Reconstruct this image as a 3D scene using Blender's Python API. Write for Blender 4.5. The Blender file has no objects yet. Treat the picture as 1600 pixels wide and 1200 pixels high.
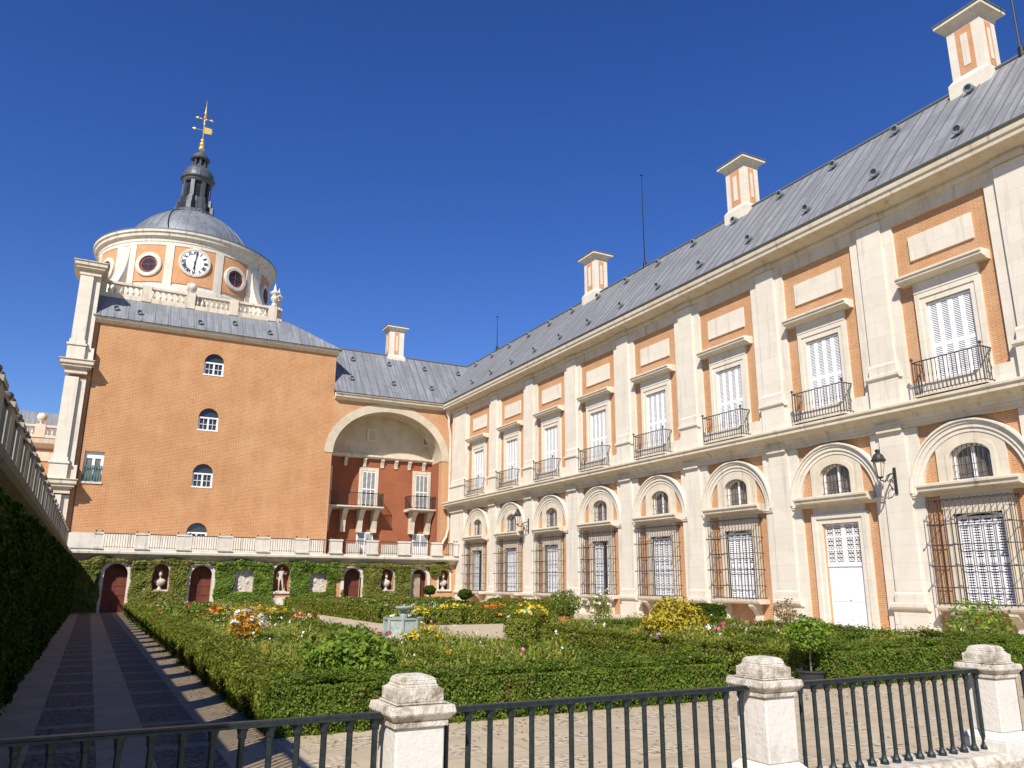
import bpy, math, random
import numpy as np
from math import sin, cos, pi, sqrt, radians
random.seed(7); rng = np.random.default_rng(7)
SC = bpy.context.scene
COL = SC.collection
# ------------------------------------------------------------------ helpers
class MB:
    """collects polygons; becomes ONE mesh"""
    def __init__(s): s.v = []; s.f = []
    def add(s, vs, fs):
        b = len(s.v); s.v.extend(vs); s.f.extend([tuple(b+i for i in f) for f in fs])
    def box(s, x0, x1, y0, y1, z0, z1):
        s.add([(x0,y0,z0),(x1,y0,z0),(x1,y1,z0),(x0,y1,z0),(x0,y0,z1),(x1,y0,z1),(x1,y1,z1),(x0,y1,z1)],
              [(0,3,2,1),(4,5,6,7),(0,1,5,4),(1,2,6,5),(2,3,7,6),(3,0,4,7)])
    def frus(s, cx, cy, z0, z1, a0, a1, b0=None, b1=None):
        b0 = a0 if b0 is None else b0; b1 = a1 if b1 is None else b1
        s.add([(cx-a0,cy-b0,z0),(cx+a0,cy-b0,z0),(cx+a0,cy+b0,z0),(cx-a0,cy+b0,z0),(cx-a1,cy-b1,z1),(cx+a1,cy-b1,z1),(cx+a1,cy+b1,z1),(cx-a1,cy+b1,z1)],
              [(0,3,2,1),(4,5,6,7),(0,1,5,4),(1,2,6,5),(2,3,7,6),(3,0,4,7)])
    def prism(s, poly, ax, a0, a1):
        n = len(poly)
        if ax == 'x': P = lambda p, a: (a, p[0], p[1])
        elif ax == 'y': P = lambda p, a: (p[0], a, p[1])
        else: P = lambda p, a: (p[0], p[1], a)
        vs = [P(p, a0) for p in poly]+[P(p, a1) for p in poly]
        fs = [tuple(range(n))[::-1], tuple(range(n, 2*n))]
        fs += [(i, (i+1) % n, n+(i+1) % n, n+i) for i in range(n)]
        s.add(vs, fs)
    def plate(s, outer, inner, ax, a0, a1, closed=False):
        """band between two equal-length polylines, extruded along ax"""
        n = len(outer); m = n if closed else n-1
        P = (lambda p, a: (a, p[0], p[1])) if ax == 'x' else (lambda p, a: (p[0], a, p[1]))
        vs = [P(p, a0) for p in outer]+[P(p, a0) for p in inner]+[P(p, a1) for p in outer]+[P(p, a1) for p in inner]
        fs = []
        for i in range(m):
            j = (i+1) % n
            fs += [(i, j, n+j, n+i), (2*n+i, 3*n+i, 3*n+j, 2*n+j), (i, 2*n+i, 2*n+j, j), (n+i, n+j, 3*n+j, 3*n+i)]
        if not closed:
            fs += [(0, n, 3*n, 2*n), (n-1, 3*n-1, 4*n-1, 2*n-1)]
        s.add(vs, fs)
    def lathe(s, prof, cx, cy, n=24, a0=0., a1=2*pi):
        full = abs(a1-a0-2*pi) < 1e-6
        m = n if full else n+1
        vs = []
        for r, z in prof:
            for i in range(m):
                a = a0+(a1-a0)*i/n
                vs.append((cx+r*cos(a), cy+r*sin(a), z))
        fs = []
        for k in range(len(prof)-1):
            for i in range(n):
                j = (i+1) % m
                fs.append((k*m+i, k*m+j, (k+1)*m+j, (k+1)*m+i))
        s.add(vs, fs)
    def tube(s, pts, r, n=6, cap=True):
        pts = [np.array(p, float) for p in pts]; rs = r if isinstance(r, (list, tuple)) else [r]*len(pts)
        vs = []
        for i, p in enumerate(pts):
            t = pts[min(i+1, len(pts)-1)]-pts[max(i-1, 0)]; t /= np.linalg.norm(t)+1e-9
            u = np.cross(t, (0, 0, 1.)) if abs(t[2]) < .9 else np.cross(t, (1., 0, 0)); u /= np.linalg.norm(u); w = np.cross(t, u)
            for k in range(n):
                a = 2*pi*k/n+pi/n
                q = p+rs[i]*(cos(a)*u+sin(a)*w); vs.append(tuple(q))
        fs = [(i*n+k, i*n+(k+1) % n, (i+1)*n+(k+1) % n, (i+1)*n+k) for i in range(len(pts)-1) for k in range(n)]
        if cap: fs += [tuple(range(n))[::-1], tuple(range((len(pts)-1)*n, len(pts)*n))]
        s.add(vs, fs)
    def ball(s, c, r, n=10, sz=1.):
        s.lathe([(max(r*sin(pi*k/n), 1e-4), c[2]-r*sz*cos(pi*k/n)) for k in range(n+1)], c[0], c[1], n+2)
    def arch_fill(s, ax, c, w, zs, rise, zt, f, b, n=20):
        """block |u-c|<=w, zs..zt with a (semi-elliptic) arch cut from below"""
        inner = [(c-w*cos(pi*i/n), zs+rise*sin(pi*i/n)) for i in range(n+1)]
        outer = [(p[0], zt) for p in inner]
        s.plate(outer, inner, ax, f, b)
    def wall(s, ax, u0, u1, z0, z1, f, b, cols):
        """cols: list of (c, w, [(zb, zs, rise), ...]) columns of openings, sorted"""
        lo, hi = min(f, b), max(f, b)
        def bx(a, c, d, e):
            if c-a < 1e-4 or e-d < 1e-4: return
            if ax == 'x': s.box(lo, hi, a, c, d, e)
            else: s.box(a, c, lo, hi, d, e)
        u = u0
        for c, w, ops in cols:
            bx(u, c-w, z0, z1); z = z0
            for zb, zs, rise in ops:
                bx(c-w, c+w, z, zb)
                if rise > 0:
                    s.arch_fill(ax, c, w, zs, rise, zs+rise+.02, f, b); z = zs+rise+.02
                else: z = zs
            bx(c-w, c+w, z, z1); u = c+w
        bx(u, u1, z0, z1)
WP = {}
def put(name, mb, mat, parent=None, org=(0, 0, 0), smooth=False, bevel=0., seg=2, recalc=True):
    me = bpy.data.meshes.new(name)
    V = np.array(mb.v, float)-np.array(org, float)
    me.from_pydata(V.tolist(), [], mb.f)
    if recalc:
        import bmesh
        bm = bmesh.new(); bm.from_mesh(me); bmesh.ops.recalc_face_normals(bm, faces=bm.faces); bm.to_mesh(me); bm.free()
    me.materials.append(mat)
    if smooth: me.polygons.foreach_set('use_smooth', [True]*len(me.polygons))
    o = bpy.data.objects.new(name, me); COL.objects.link(o)
    p = WP[parent] if parent is not None else np.zeros(3)
    o.location = tuple(np.array(org, float)-p)
    if parent is not None: o.parent = parent
    WP[o] = np.array(org, float)
    if bevel:
        m = o.modifiers.new('bevel', 'BEVEL'); m.width = bevel; m.segments = seg; m.limit_method = 'ANGLE'; m.angle_limit = radians(35)
    return o
def tag(o, label=None, cat=None, group=None, kind=None):
    if label: o['label'] = label
    if cat: o['category'] = cat
    if group: o['group'] = group
    if kind: o['kind'] = kind
    return o
def thing(name, label, cat, loc, group=None):
    o = bpy.data.objects.new(name, None); COL.objects.link(o); o.location = loc; o.empty_display_size = .2
    WP[o] = np.array(loc, float)
    return tag(o, label, cat, group)
def children(o): return list(o.children)
def dup(o, delta=(0, 0, 0), parent=None, label=None, group=None):
    c = o.copy(); COL.objects.link(c); WP[c] = WP[o]+np.array(delta, float)
    pp = parent if parent is not None else o.parent
    if pp is not None:
        c.parent = pp; c.location = tuple(WP[c]-WP[pp])
    else: c.location = tuple(WP[c])
    if label: c['label'] = label
    if group: c['group'] = group
    for ch in children(o):
        dup(ch, delta, c)
    return c
# ------------------------------------------------------------------ materials
class NT:
    def __init__(s, m): s.t = m.node_tree; s.n = s.t.nodes; s.l = s.t.links
    def new(s, typ, **k):
        n = s.n.new(typ)
        for a, b in k.items(): setattr(n, a, b)
        return n
    def val(s, sock, v):
        if isinstance(v, bpy.types.NodeSocket): s.l.new(v, sock)
        else: sock.default_value = v
    def math(s, op, a, b=0., c=0.):
        n = s.new('ShaderNodeMath', operation=op); s.val(n.inputs[0], a); s.val(n.inputs[1], b); s.val(n.inputs[2], c); return n.outputs[0]
    def noise(s, vec, scale, detail=4., rough=.6):
        n = s.new('ShaderNodeTexNoise'); s.l.new(vec, n.inputs['Vector']); n.inputs['Scale'].default_value = scale
        n.inputs['Detail'].default_value = detail; n.inputs['Roughness'].default_value = rough; return n.outputs['Fac']
    def ramp(s, fac, stops):
        n = s.new('ShaderNodeValToRGB'); s.l.new(fac, n.inputs[0]); e = n.color_ramp.elements
        while len(e) < len(stops): e.new(.5)
        for x, (p, c) in zip(e, stops): x.position = p; x.color = c if len(c) == 4 else (*c, 1)
        return n.outputs[0]
    def mix(s, fac, a, b, mode='MIX'):
        n = s.new('ShaderNodeMix', data_type='RGBA', blend_type=mode)
        s.val(n.inputs[0], fac); s.val(n.inputs[6], a if isinstance(a, bpy.types.NodeSocket) else (*a, 1)); s.val(n.inputs[7], b if isinstance(b, bpy.types.NodeSocket) else (*b, 1))
        return n.outputs[2]
    def comb(s, x, y, z):
        n = s.new('ShaderNodeCombineXYZ'); s.val(n.inputs[0], x); s.val(n.inputs[1], y); s.val(n.inputs[2], z); return n.outputs[0]
    def sep(s, v):
        n = s.new('ShaderNodeSeparateXYZ'); s.l.new(v, n.inputs[0]); return n.outputs
    def bump(s, h, strength=.3, dist=.02):
        n = s.new('ShaderNodeBump'); s.l.new(h, n.inputs['Height']); n.inputs['Strength'].default_value = strength; n.inputs['Distance'].default_value = dist; return n.outputs[0]
    def pos(s):
        return s.new('ShaderNodeNewGeometry').outputs['Position']
    def wallpos(s):
        g = s.new('ShaderNodeNewGeometry'); p = s.sep(g.outputs['Position']); n = s.sep(g.outputs['True Normal'])
        nx = s.math('ABSOLUTE', n[0]); ny = s.math('ABSOLUTE', n[1])
        m = s.math('GREATER_THAN', nx, ny)
        u = s.math('ADD', s.math('MULTIPLY', p[1], m), s.math('MULTIPLY', p[0], s.math('SUBTRACT', 1., m)))
        return s.comb(u, p[2], 0.)
def M(name, col, rough=.8, metal=0., fn=None, spec=.3):
    m = bpy.data.materials.new(name); m.use_nodes = True
    b = m.node_tree.nodes['Principled BSDF']
    b.inputs['Base Color'].default_value = (*col, 1); b.inputs['Roughness'].default_value = rough; b.inputs['Metallic'].default_value = metal
    b.inputs['Specular IOR Level'].default_value = spec
    if fn: fn(NT(m), b, col)
    return m
def lnk(t, b, col=None, nrm=None, rough=None):
    if col is not None: t.l.new(col, b.inputs['Base Color'])
    if nrm is not None: t.l.new(nrm, b.inputs['Normal'])
    if rough is not None: t.l.new(rough, b.inputs['Roughness'])
def sc(c, k): return tuple(min(1, x*k) for x in c)
def f_stone(bw, bh, joint=.75, stain=.25, mort=.012, grime=(.20, .17, .13)):
    def fn(t, b, c):
        w = t.wallpos(); p = t.pos()
        br = t.new('ShaderNodeTexBrick'); t.l.new(w, br.inputs['Vector']); br.offset = .5
        br.inputs['Color1'].default_value = (*c, 1); br.inputs['Color2'].default_value = (*sc(c, .93), 1); br.inputs['Mortar'].default_value = (*sc(c, joint), 1)
        br.inputs['Scale'].default_value = 1.; br.inputs['Brick Width'].default_value = bw; br.inputs['Row Height'].default_value = bh
        br.inputs['Mortar Size'].default_value = mort; br.inputs['Mortar Smooth'].default_value = .4
        n1 = t.noise(p, 1.3, 6., .65); n2 = t.noise(p, 14., 4., .6)
        s = t.sep(p); st = t.noise(t.comb(t.math('MULTIPLY', s[0], 3.), t.math('MULTIPLY', s[1], 3.), t.math('MULTIPLY', s[2], .25)), 1., 5., .65)
        k = t.math('MULTIPLY', t.ramp(n1, [(.42, (0, 0, 0)), (.75, (1, 1, 1))]), stain)
        c1 = t.mix(k, br.outputs[0], sc((c[0]*.80, c[1]*.72, c[2]*.6), 1.))
        k2 = t.math('MULTIPLY', t.ramp(st, [(.55, (0, 0, 0)), (.8, (1, 1, 1))]), stain*1.2)
        c2 = t.mix(k2, c1, grime)
        h = t.math('ADD', t.math('MULTIPLY', n2, .5), t.math('MULTIPLY', br.outputs['Fac'], -.6))
        lnk(t, b, c2, t.bump(h, .35, .015))
    return fn
def f_brick(c2, mort, streak=.25, bw=.29, rh=.075):
    def fn(t, b, c):
        w = t.wallpos(); p = t.pos()
        br = t.new('ShaderNodeTexBrick'); t.l.new(w, br.inputs['Vector'])
        br.inputs['Color1'].default_value = (*c, 1); br.inputs['Color2'].default_value = (*c2, 1); br.inputs['Mortar'].default_value = (*mort, 1)
        br.inputs['Scale'].default_value = 1.; br.inputs['Brick Width'].default_value = bw; br.inputs['Row Height'].default_value = rh
        br.inputs['Mortar Size'].default_value = .011 if rh < .1 else .018; br.inputs['Mortar Smooth'].default_value = .3; br.inputs['Bias'].default_value = -.1
        s = t.sep(p); st = t.noise(t.comb(t.math('MULTIPLY', s[0], 1.2), t.math('MULTIPLY', s[1], 1.2), t.math('MULTIPLY', s[2], .18)), 1., 6., .65)
        n1 = t.noise(p, .55, 6., .6); n3 = t.noise(p, 5., 5., .7)
        a = t.mix(t.math('MULTIPLY', t.ramp(st, [(.4, (0, 0, 0)), (.75, (1, 1, 1))]), streak), br.outputs[0], sc(mort, 1.0))
        a = t.mix(t.math('MULTIPLY', t.ramp(n1, [(.4, (0, 0, 0)), (.7, (1, 1, 1))]), .35), a, sc(c2, .82))
        a = t.mix(t.math('MULTIPLY', t.ramp(n3, [(.5, (0, 0, 0)), (.8, (1, 1, 1))]), .3), a, mort)
        lnk(t, b, a, t.bump(t.math('ADD', t.math('MULTIPLY', br.outputs['Fac'], -1.), t.math('MULTIPLY', n3, .5)), .5, .012))
    return fn
def f_noise(c2, scale, bump=.2, lo=.4, hi=.65, dist=.01):
    def fn(t, b, c):
        p = t.pos(); n = t.noise(p, scale, 6., .65); n2 = t.noise(p, scale*6, 4., .6)
        lnk(t, b, t.mix(t.ramp(n, [(lo, (0, 0, 0)), (hi, (1, 1, 1))]), c, c2), t.bump(n2, bump, dist))
    return fn
def f_slate(ax):
    def fn(t, b, c):
        s = t.sep(t.pos()); u = s[1] if ax == 'x' else s[0]
        v = t.math('MULTIPLY', s[2], 1.31)
        br = t.new('ShaderNodeTexBrick'); t.l.new(t.comb(v, u, 0.), br.inputs['Vector'])
        br.inputs['Color1'].default_value = (*c, 1); br.inputs['Color2'].default_value = (*sc(c, .78), 1); br.inputs['Mortar'].default_value = (*sc(c, .5), 1)
        br.inputs['Scale'].default_value = 1.; br.inputs['Brick Width'].default_value = 1.7; br.inputs['Row Height'].default_value = .62
        br.inputs['Mortar Size'].default_value = .018
        st = t.noise(t.comb(t.math('MULTIPLY', u, 4.), t.math('MULTIPLY', v, .35), 0.), 1., 5., .7)
        n = t.noise(t.pos(), 7., 5., .7)
        a = t.mix(t.math('MULTIPLY', t.ramp(st, [(.5, (0, 0, 0)), (.78, (1, 1, 1))]), .6), br.outputs[0], sc(c, 1.9))
        a = t.mix(t.math('MULTIPLY', t.ramp(n, [(.45, (0, 0, 0)), (.75, (1, 1, 1))]), .4), a, sc(c, .62))
        lnk(t, b, a, t.bump(t.math('ADD', n, t.math('MULTIPLY', br.outputs['Fac'], -.8)), .4, .02))
    return fn
def f_leaf(c2, c3, tr=.25, dry=None):
    def fn(t, b, c):
        g = t.new('ShaderNodeNewGeometry'); r = g.outputs['Random Per Island']
        n = t.noise(g.outputs['Position'], 1.7, 4., .65)
        k = t.math('ADD', t.math('MULTIPLY', r, .55), t.math('MULTIPLY', n, .6))
        col = t.ramp(k, [(.25, c), (.55, c2), (.86, c3)])
        if dry:
            n2 = t.noise(g.outputs['Position'], 2.6, 5., .7)
            col = t.mix(t.math('MULTIPLY', t.ramp(n2, [(.54, (0, 0, 0)), (.66, (1, 1, 1))]), t.math('ADD', .15, t.math('MULTIPLY', r, .75))), col, dry)
        t.l.new(col, b.inputs['Base Color'])
        tl = t.new('ShaderNodeBsdfTranslucent'); t.l.new(col, tl.inputs[0])
        mx = t.new('ShaderNodeMixShader'); mx.inputs[0].default_value = tr
        t.l.new(b.outputs[0], mx.inputs[1]); t.l.new(tl.outputs[0], mx.inputs[2])
        t.l.new(mx.outputs[0], t.n['Material Output'].inputs[0])
    return fn
CREAM = (.70, .645, .545)
STONE = M('cream_stone', CREAM, .85, 0, f_stone(2.3, .62, .80, .42, .010))
TRIM = M('cream_trim_stone', (.65, .58, .465), .85, 0, f_stone(2.2, 2.9, .8, .75, .008))
TERR = M('white_weathered_stone', (.66, .62, .54), .85, 0, f_stone(2.6, 3., .7, .75, .01, (.12, .11, .10)))
PILL = M('pale_granite', (.64, .60, .54), .9, 0, f_noise((.42, .37, .31), 4.5, .7, .52, .82, .01))
PCAP = M('mossy_granite_cap', (.62, .57, .48), .95, 0, f_noise((.24, .19, .125), 9., .9, .45, .68, .014))
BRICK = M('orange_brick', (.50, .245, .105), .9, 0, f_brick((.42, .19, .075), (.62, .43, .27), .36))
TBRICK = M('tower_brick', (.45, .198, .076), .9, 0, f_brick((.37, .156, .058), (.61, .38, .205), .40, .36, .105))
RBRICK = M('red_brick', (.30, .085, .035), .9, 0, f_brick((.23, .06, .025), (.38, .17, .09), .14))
DRUMP = M('orange_render', (.58, .31, .16), .9, 0, f_noise((.50, .25, .12), 2., .1))
SLX = M('slate_lead_roof', (.27, .275, .28), .55, .15, f_slate('x'))
SLY = M('slate_lead_roof_back', (.25, .26, .275), .55, .15, f_slate('y'))
SEAM = M('lead_seam', (.14, .145, .155), .55, .2)
VENT = M('zinc_vent', (.22, .24, .25), .6, .1)
LEAD = M('dome_lead', (.23, .25, .27), .5, .25, f_noise((.16, .17, .19), 1.2, .15))
DLEAD = M('dark_lead', (.075, .082, .095), .5, .3, f_noise((.12, .127, .14), 2.5, .15))
GOLD = M('gilded_metal', (.88, .60, .16), .38, .55)
WHITE = M('white_paint', (.82, .82, .82), .55, 0, f_noise((.74, .74, .74), 4., .05))
DOORW = M('white_door_paint', (.80, .80, .80), .5, 0, f_noise((.70, .69, .67), 2.2, .08, .5, .8))
PLAST = M('cream_plaster', (.56, .49, .37), .9, 0, f_noise((.46, .39, .28), 1.1, .1))
IRON = M('rusty_iron', (.085, .07, .062), .6, .4, f_noise((.12, .065, .04), 9., .1, .5, .75))
FIRON = M('green_black_iron', (.018, .026, .028), .42, .3, f_noise((.035, .045, .045), 30., .15))
LIRON = M('lamp_iron', (.05, .05, .045), .55, .4)
LGLASS = M('frosted_glass', (.62, .55, .45), .35)
GLASS = M('window_glass', (.035, .04, .045), .06, 0, None, .6)
CURT = M('curtained_glass', (.20, .17, .13), .12, 0, f_noise((.10, .09, .08), 3., 0.), .6)
RDOOR = M('red_brown_wood', (.15, .042, .024), .7, 0, f_noise((.10, .03, .018), 3., .1))
RFRAME = M('red_window_paint', (.22, .04, .025), .5)
BLACK = M('black_paint', (.015, .015, .017), .5)
BEIGE = M('beige_door', (.36, .29, .21), .7, 0, f_noise((.30, .23, .16), 3., .1))
MARBLE = M('white_marble', (.62, .57, .48), .7, 0, f_noise((.42, .36, .28), 7., .2))
TERRA = M('terracotta', (.42, .14, .06), .85)
PLASTIC = M('black_plastic_pot', (.035, .037, .04), .5)
FOUNT = M('greenish_fountain_stone', (.24, .29, .27), .6, 0, f_noise((.38, .42, .38), 3., .3))
NICHE = M('niche_red_plaster', (.30, .11, .06), .9, 0, f_noise((.24, .08, .045), 3., .1))
PIPE = M('pinkish_pipe', (.62, .47, .38), .6, 0, f_noise((.70, .62, .54), 2.5, 0.))
SOIL = M('brown_soil', (.12, .085, .05), .95, 0, f_noise((.08, .055, .035), 3., .6))
BARK = M('grey_bark', (.22, .18, .13), .9, 0, f_noise((.13, .1, .07), 12., .5))
WATER = M('fountain_water', (.05, .07, .06), .05)
HCORE = M('hedge_inner_twigs', (.014, .022, .007), .95)
L_BOX = M('box_leaves', (.055, .096, .009), .5, 0, f_leaf((.115, .182, .016), (.23, .295, .038), .38, (.24, .16, .05)), .25)
L_BOX2 = M('box_leaves_dry', (.065, .10, .009), .55, 0, f_leaf((.145, .19, .017), (.30, .30, .05), .38, (.30, .20, .07)), .2)
L_IVY = M('ivy_leaves', (.048, .092, .007), .5, 0, f_leaf((.11, .18, .013), (.22, .31, .03), .35))
L_IVY2 = M('autumn_ivy_leaves', (.07, .095, .010), .5, 0, f_leaf((.14, .17, .02), (.28, .25, .04), .3, (.26, .15, .05)))
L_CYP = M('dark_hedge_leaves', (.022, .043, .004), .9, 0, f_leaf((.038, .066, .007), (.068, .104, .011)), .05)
L_BRIGHT = M('bright_leaves', (.09, .17, .016), .42, 0, f_leaf((.16, .26, .026), (.28, .37, .05), .4))
L_YEL = M('yellow_leaves', (.20, .18, .015), .45, 0, f_leaf((.42, .33, .025), (.60, .50, .06), .3))
L_DRY = M('dry_leaves', (.16, .10, .04), .7, 0, f_leaf((.26, .18, .07), (.34, .27, .12)))
L_COVER = M('flowerbed_leaves', (.11, .17, .014), .55, 0, f_leaf((.22, .28, .026), (.46, .42, .12), .42, (.48, .36, .19)), .2)
def petal(n, c): return M(n, c, .55, 0, f_leaf(sc(c, .85), sc(c, 1.15), .3))
P_RED = petal('red_petals', (.62, .045, .02)); P_ORA = petal('orange_petals', (.75, .24, .03)); P_YEL = petal('yellow_petals', (.82, .62, .04))
P_WHI = petal('white_petals', (.80, .80, .74)); P_PINK = petal('pink_petals', (.75, .22, .34)); P_PUR = petal('purple_petals', (.52, .28, .62)); P_PEACH = petal('peach_petals', (.80, .38, .2)); P_GOLD = petal('amber_leaves', (.60, .30, .03))
# ground materials
def f_gravel(t, b, c):
    p = t.pos(); vo = t.new('ShaderNodeTexVoronoi'); t.l.new(p, vo.inputs['Vector']); vo.inputs['Scale'].default_value = 28.
    n = t.noise(p, .6, 5., .6); cs = t.sep(vo.outputs['Color'])
    a = t.mix(cs[0], sc(c, .72), sc(c, 1.22)); a = t.mix(t.math('MULTIPLY', n, .5), a, sc(c, .8))
    lnk(t, b, a, t.bump(vo.outputs['Distance'], .5, .02))
GRAVEL = M('sandy_gravel', (.50, .41, .28), .95, 0, f_gravel)
def pebbles(t, p):
    vo = t.new('ShaderNodeTexVoronoi'); t.l.new(p, vo.inputs['Vector']); vo.inputs['Scale'].default_value = 14.
    return vo
def f_front(t, b, c):
    """slabs with staggered panels of set pebbles"""
    p = t.pos(); s = t.sep(p)
    row = t.math('FLOOR', t.math('DIVIDE', s[1], 1.02)); v = t.math('FRACT', t.math('DIVIDE', s[1], 1.02))
    xo = t.math('ADD', t.math('DIVIDE', s[0], 1.5), t.math('MULTIPLY', row, .5)); u = t.math('FRACT', xo)
    nz = t.math('MULTIPLY', t.math('SUBTRACT', t.noise(p, 6., 3.), .5), .12)
    m = t.math('MULTIPLY', t.math('LESS_THAN', t.math('ABSOLUTE', t.math('SUBTRACT', t.math('ADD', u, nz), .5)), .3), t.math('LESS_THAN', t.math('ABSOLUTE', t.math('SUBTRACT', t.math('ADD', v, nz), .5)), .26))
    vo = pebbles(t, p); cs = t.sep(vo.outputs['Color'])
    pc = t.ramp(vo.outputs['Distance'], [(.1, (.54, .455, .33)), (.55, (.40, .325, .22)), (.8, (.20, .15, .095))]); pc = t.mix(t.math('MULTIPLY', cs[0], .45), pc, (.60, .52, .40))
    n = t.noise(p, 1.6, 6., .65); sl = t.mix(t.ramp(n, [(.35, (0, 0, 0)), (.7, (1, 1, 1))]), sc(c, 1.06), sc(c, .80))
    g1 = t.math('LESS_THAN', t.math('ABSOLUTE', t.math('SUBTRACT', u, .08)), .008); g2 = t.math('LESS_THAN', t.math('ABSOLUTE', t.math('SUBTRACT', v, .1)), .012)
    sl = t.mix(t.math('MULTIPLY', t.math('MAXIMUM', g1, g2), .6), sl, sc(c, .45))
    n2 = t.noise(p, 40., 3.)
    h = t.math('ADD', t.math('MULTIPLY', t.math('MULTIPLY', vo.outputs['Distance'], m), -1.), t.math('MULTIPLY', n2, .15))
    lnk(t, b, t.mix(m, sl, pc), t.bump(h, .8, .03))
FRONT = M('slab_and_pebble_paving', (.46, .375, .255), .9, 0, f_front)
def f_path(t, b, c):
    p = t.pos(); s = t.sep(p); x = s[0]
    in1 = t.math('MULTIPLY', t.math('GREATER_THAN', x, -.38), t.math('LESS_THAN', x, .29)); in2 = t.math('MULTIPLY', t.math('GREATER_THAN', x, .84), t.math('LESS_THAN', x, 1.5))
    v = t.math('FRACT', t.math('DIVIDE', t.math('ADD', s[1], t.math('MULTIPLY', in2, .3)), 1.75)); cross = t.math('MULTIPLY', t.math('LESS_THAN', v, .16), .55)
    m = t.math('MULTIPLY', t.math('ADD', in1, in2), t.math('SUBTRACT', 1., cross))
    vo = pebbles(t, p); cs = t.sep(vo.outputs['Color'])
    pc = t.ramp(vo.outputs['Distance'], [(.1, (.22, .17, .115)), (.6, (.14, .105, .07)), (.85, (.05, .038, .026))]); pc = t.mix(t.math('MULTIPLY', cs[0], .35), pc, (.20, .16, .115))
    n = t.noise(p, 1.3, 6., .65); sl = t.mix(t.ramp(n, [(.35, (0, 0, 0)), (.7, (1, 1, 1))]), sc(c, 1.1), sc(c, .8))
    j = t.math('LESS_THAN', t.math('FRACT', t.math('DIVIDE', s[1], 1.32)), .014)
    sl = t.mix(t.math('MULTIPLY', j, .7), sl, sc(c, .35))
    h = t.math('ADD', t.math('MULTIPLY', t.math('MULTIPLY', vo.outputs['Distance'], m), -1.), t.math('MULTIPLY', n, .2))
    lnk(t, b, t.mix(m, sl, pc), t.bump(h, .8, .03))
PATH = M('stone_strip_path', (.37, .28, .175), .9, 0, f_path)
# ------------------------------------------------------------------ ground
def gz(x, y):
    return -.10-.32*min(max(y, 0), 62)/60.*min(max((15.-x)/13., 0), 1)
def sheet(name, mat, x0, x1, y0, y1, dz, nx=12, ny=30, keep=None):
    mb = MB(); vs = []; fs = []
    for j in range(ny+1):
        for i in range(nx+1):
            x = x0+(x1-x0)*i/nx; y = y0+(y1-y0)*j/ny; vs.append((x, y, gz(x, y)+dz))
    for j in range(ny):
        for i in range(nx):
            fs.append((j*(nx+1)+i, j*(nx+1)+i+1, (j+1)*(nx+1)+i+1, (j+1)*(nx+1)+i))
    mb.add(vs, fs)
    return tag(put(name, mb, mat), kind='structure')
sheet('ground', GRAVEL, -90, 110, -40, 160, -.004, 100, 100)
sheet('stone_path', PATH, -.95, 2.2, 4.62, 59.6, .008, 12, 60)
sheet('paved_path', FRONT, 2.2, 26.2, 4.62, 10.6, .008, 24, 10)
# ------------------------------------------------------------------ foliage
def leaves(name, mat, P, N, size, parent=None, org=(0, 0, 0), aspect=.6, flat=.45, up=0.):
    """P centres, N outward normals -> one mesh of many small leaf faces"""
    P = np.asarray(P, float); n = len(P); N = np.asarray(N, float)
    d = N+rng.normal(0, flat, (n, 3)); d /= np.linalg.norm(d, axis=1)[:, None]+1e-9
    r = rng.normal(0, 1, (n, 3)); r[:, 2] += up
    a = np.cross(d, np.cross(r, d)); a /= np.linalg.norm(a, axis=1)[:, None]+1e-9
    b = np.cross(d, a)
    s = (np.asarray(size)*rng.uniform(.6, 1.35, n))[:, None]
    V = np.empty((n, 4, 3)); V[:, 0] = P-a*s; V[:, 1] = P+b*s*aspect-a*s*.1+d*s*.12; V[:, 2] = P+a*s; V[:, 3] = P-b*s*aspect-a*s*.1+d*s*.12
    V = V.reshape(-1, 3)-np.array(org)
    me = bpy.data.meshes.new(name)
    me.vertices.add(4*n); me.vertices.foreach_set('co', V.ravel().astype(np.float32))
    me.loops.add(4*n); me.loops.foreach_set('vertex_index', np.arange(4*n, dtype=np.int32))
    me.polygons.add(n); me.polygons.foreach_set('loop_start', np.arange(0, 4*n, 4, dtype=np.int32)); me.polygons.foreach_set('loop_total', np.full(n, 4, dtype=np.int32))
    me.update(calc_edges=True); me.materials.append(mat)
    o = bpy.data.objects.new(name, me); COL.objects.link(o)
    p = WP[parent] if parent is not None else np.zeros(3)
    o.location = tuple(np.array(org, float)-p); WP[o] = np.array(org, float)
    if parent is not None: o.parent = parent
    return o
def noise3(P, f):
    P = np.asarray(P)*f
    return (np.sin(P[:, 0]*1.7+1.3*np.sin(P[:, 1]*1.1))+np.sin(P[:, 1]*1.9+1.1*np.sin(P[:, 2]*1.7+.5))+np.sin(P[:, 2]*2.3+1.2*np.sin(P[:, 0]*1.3)))/3
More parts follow.
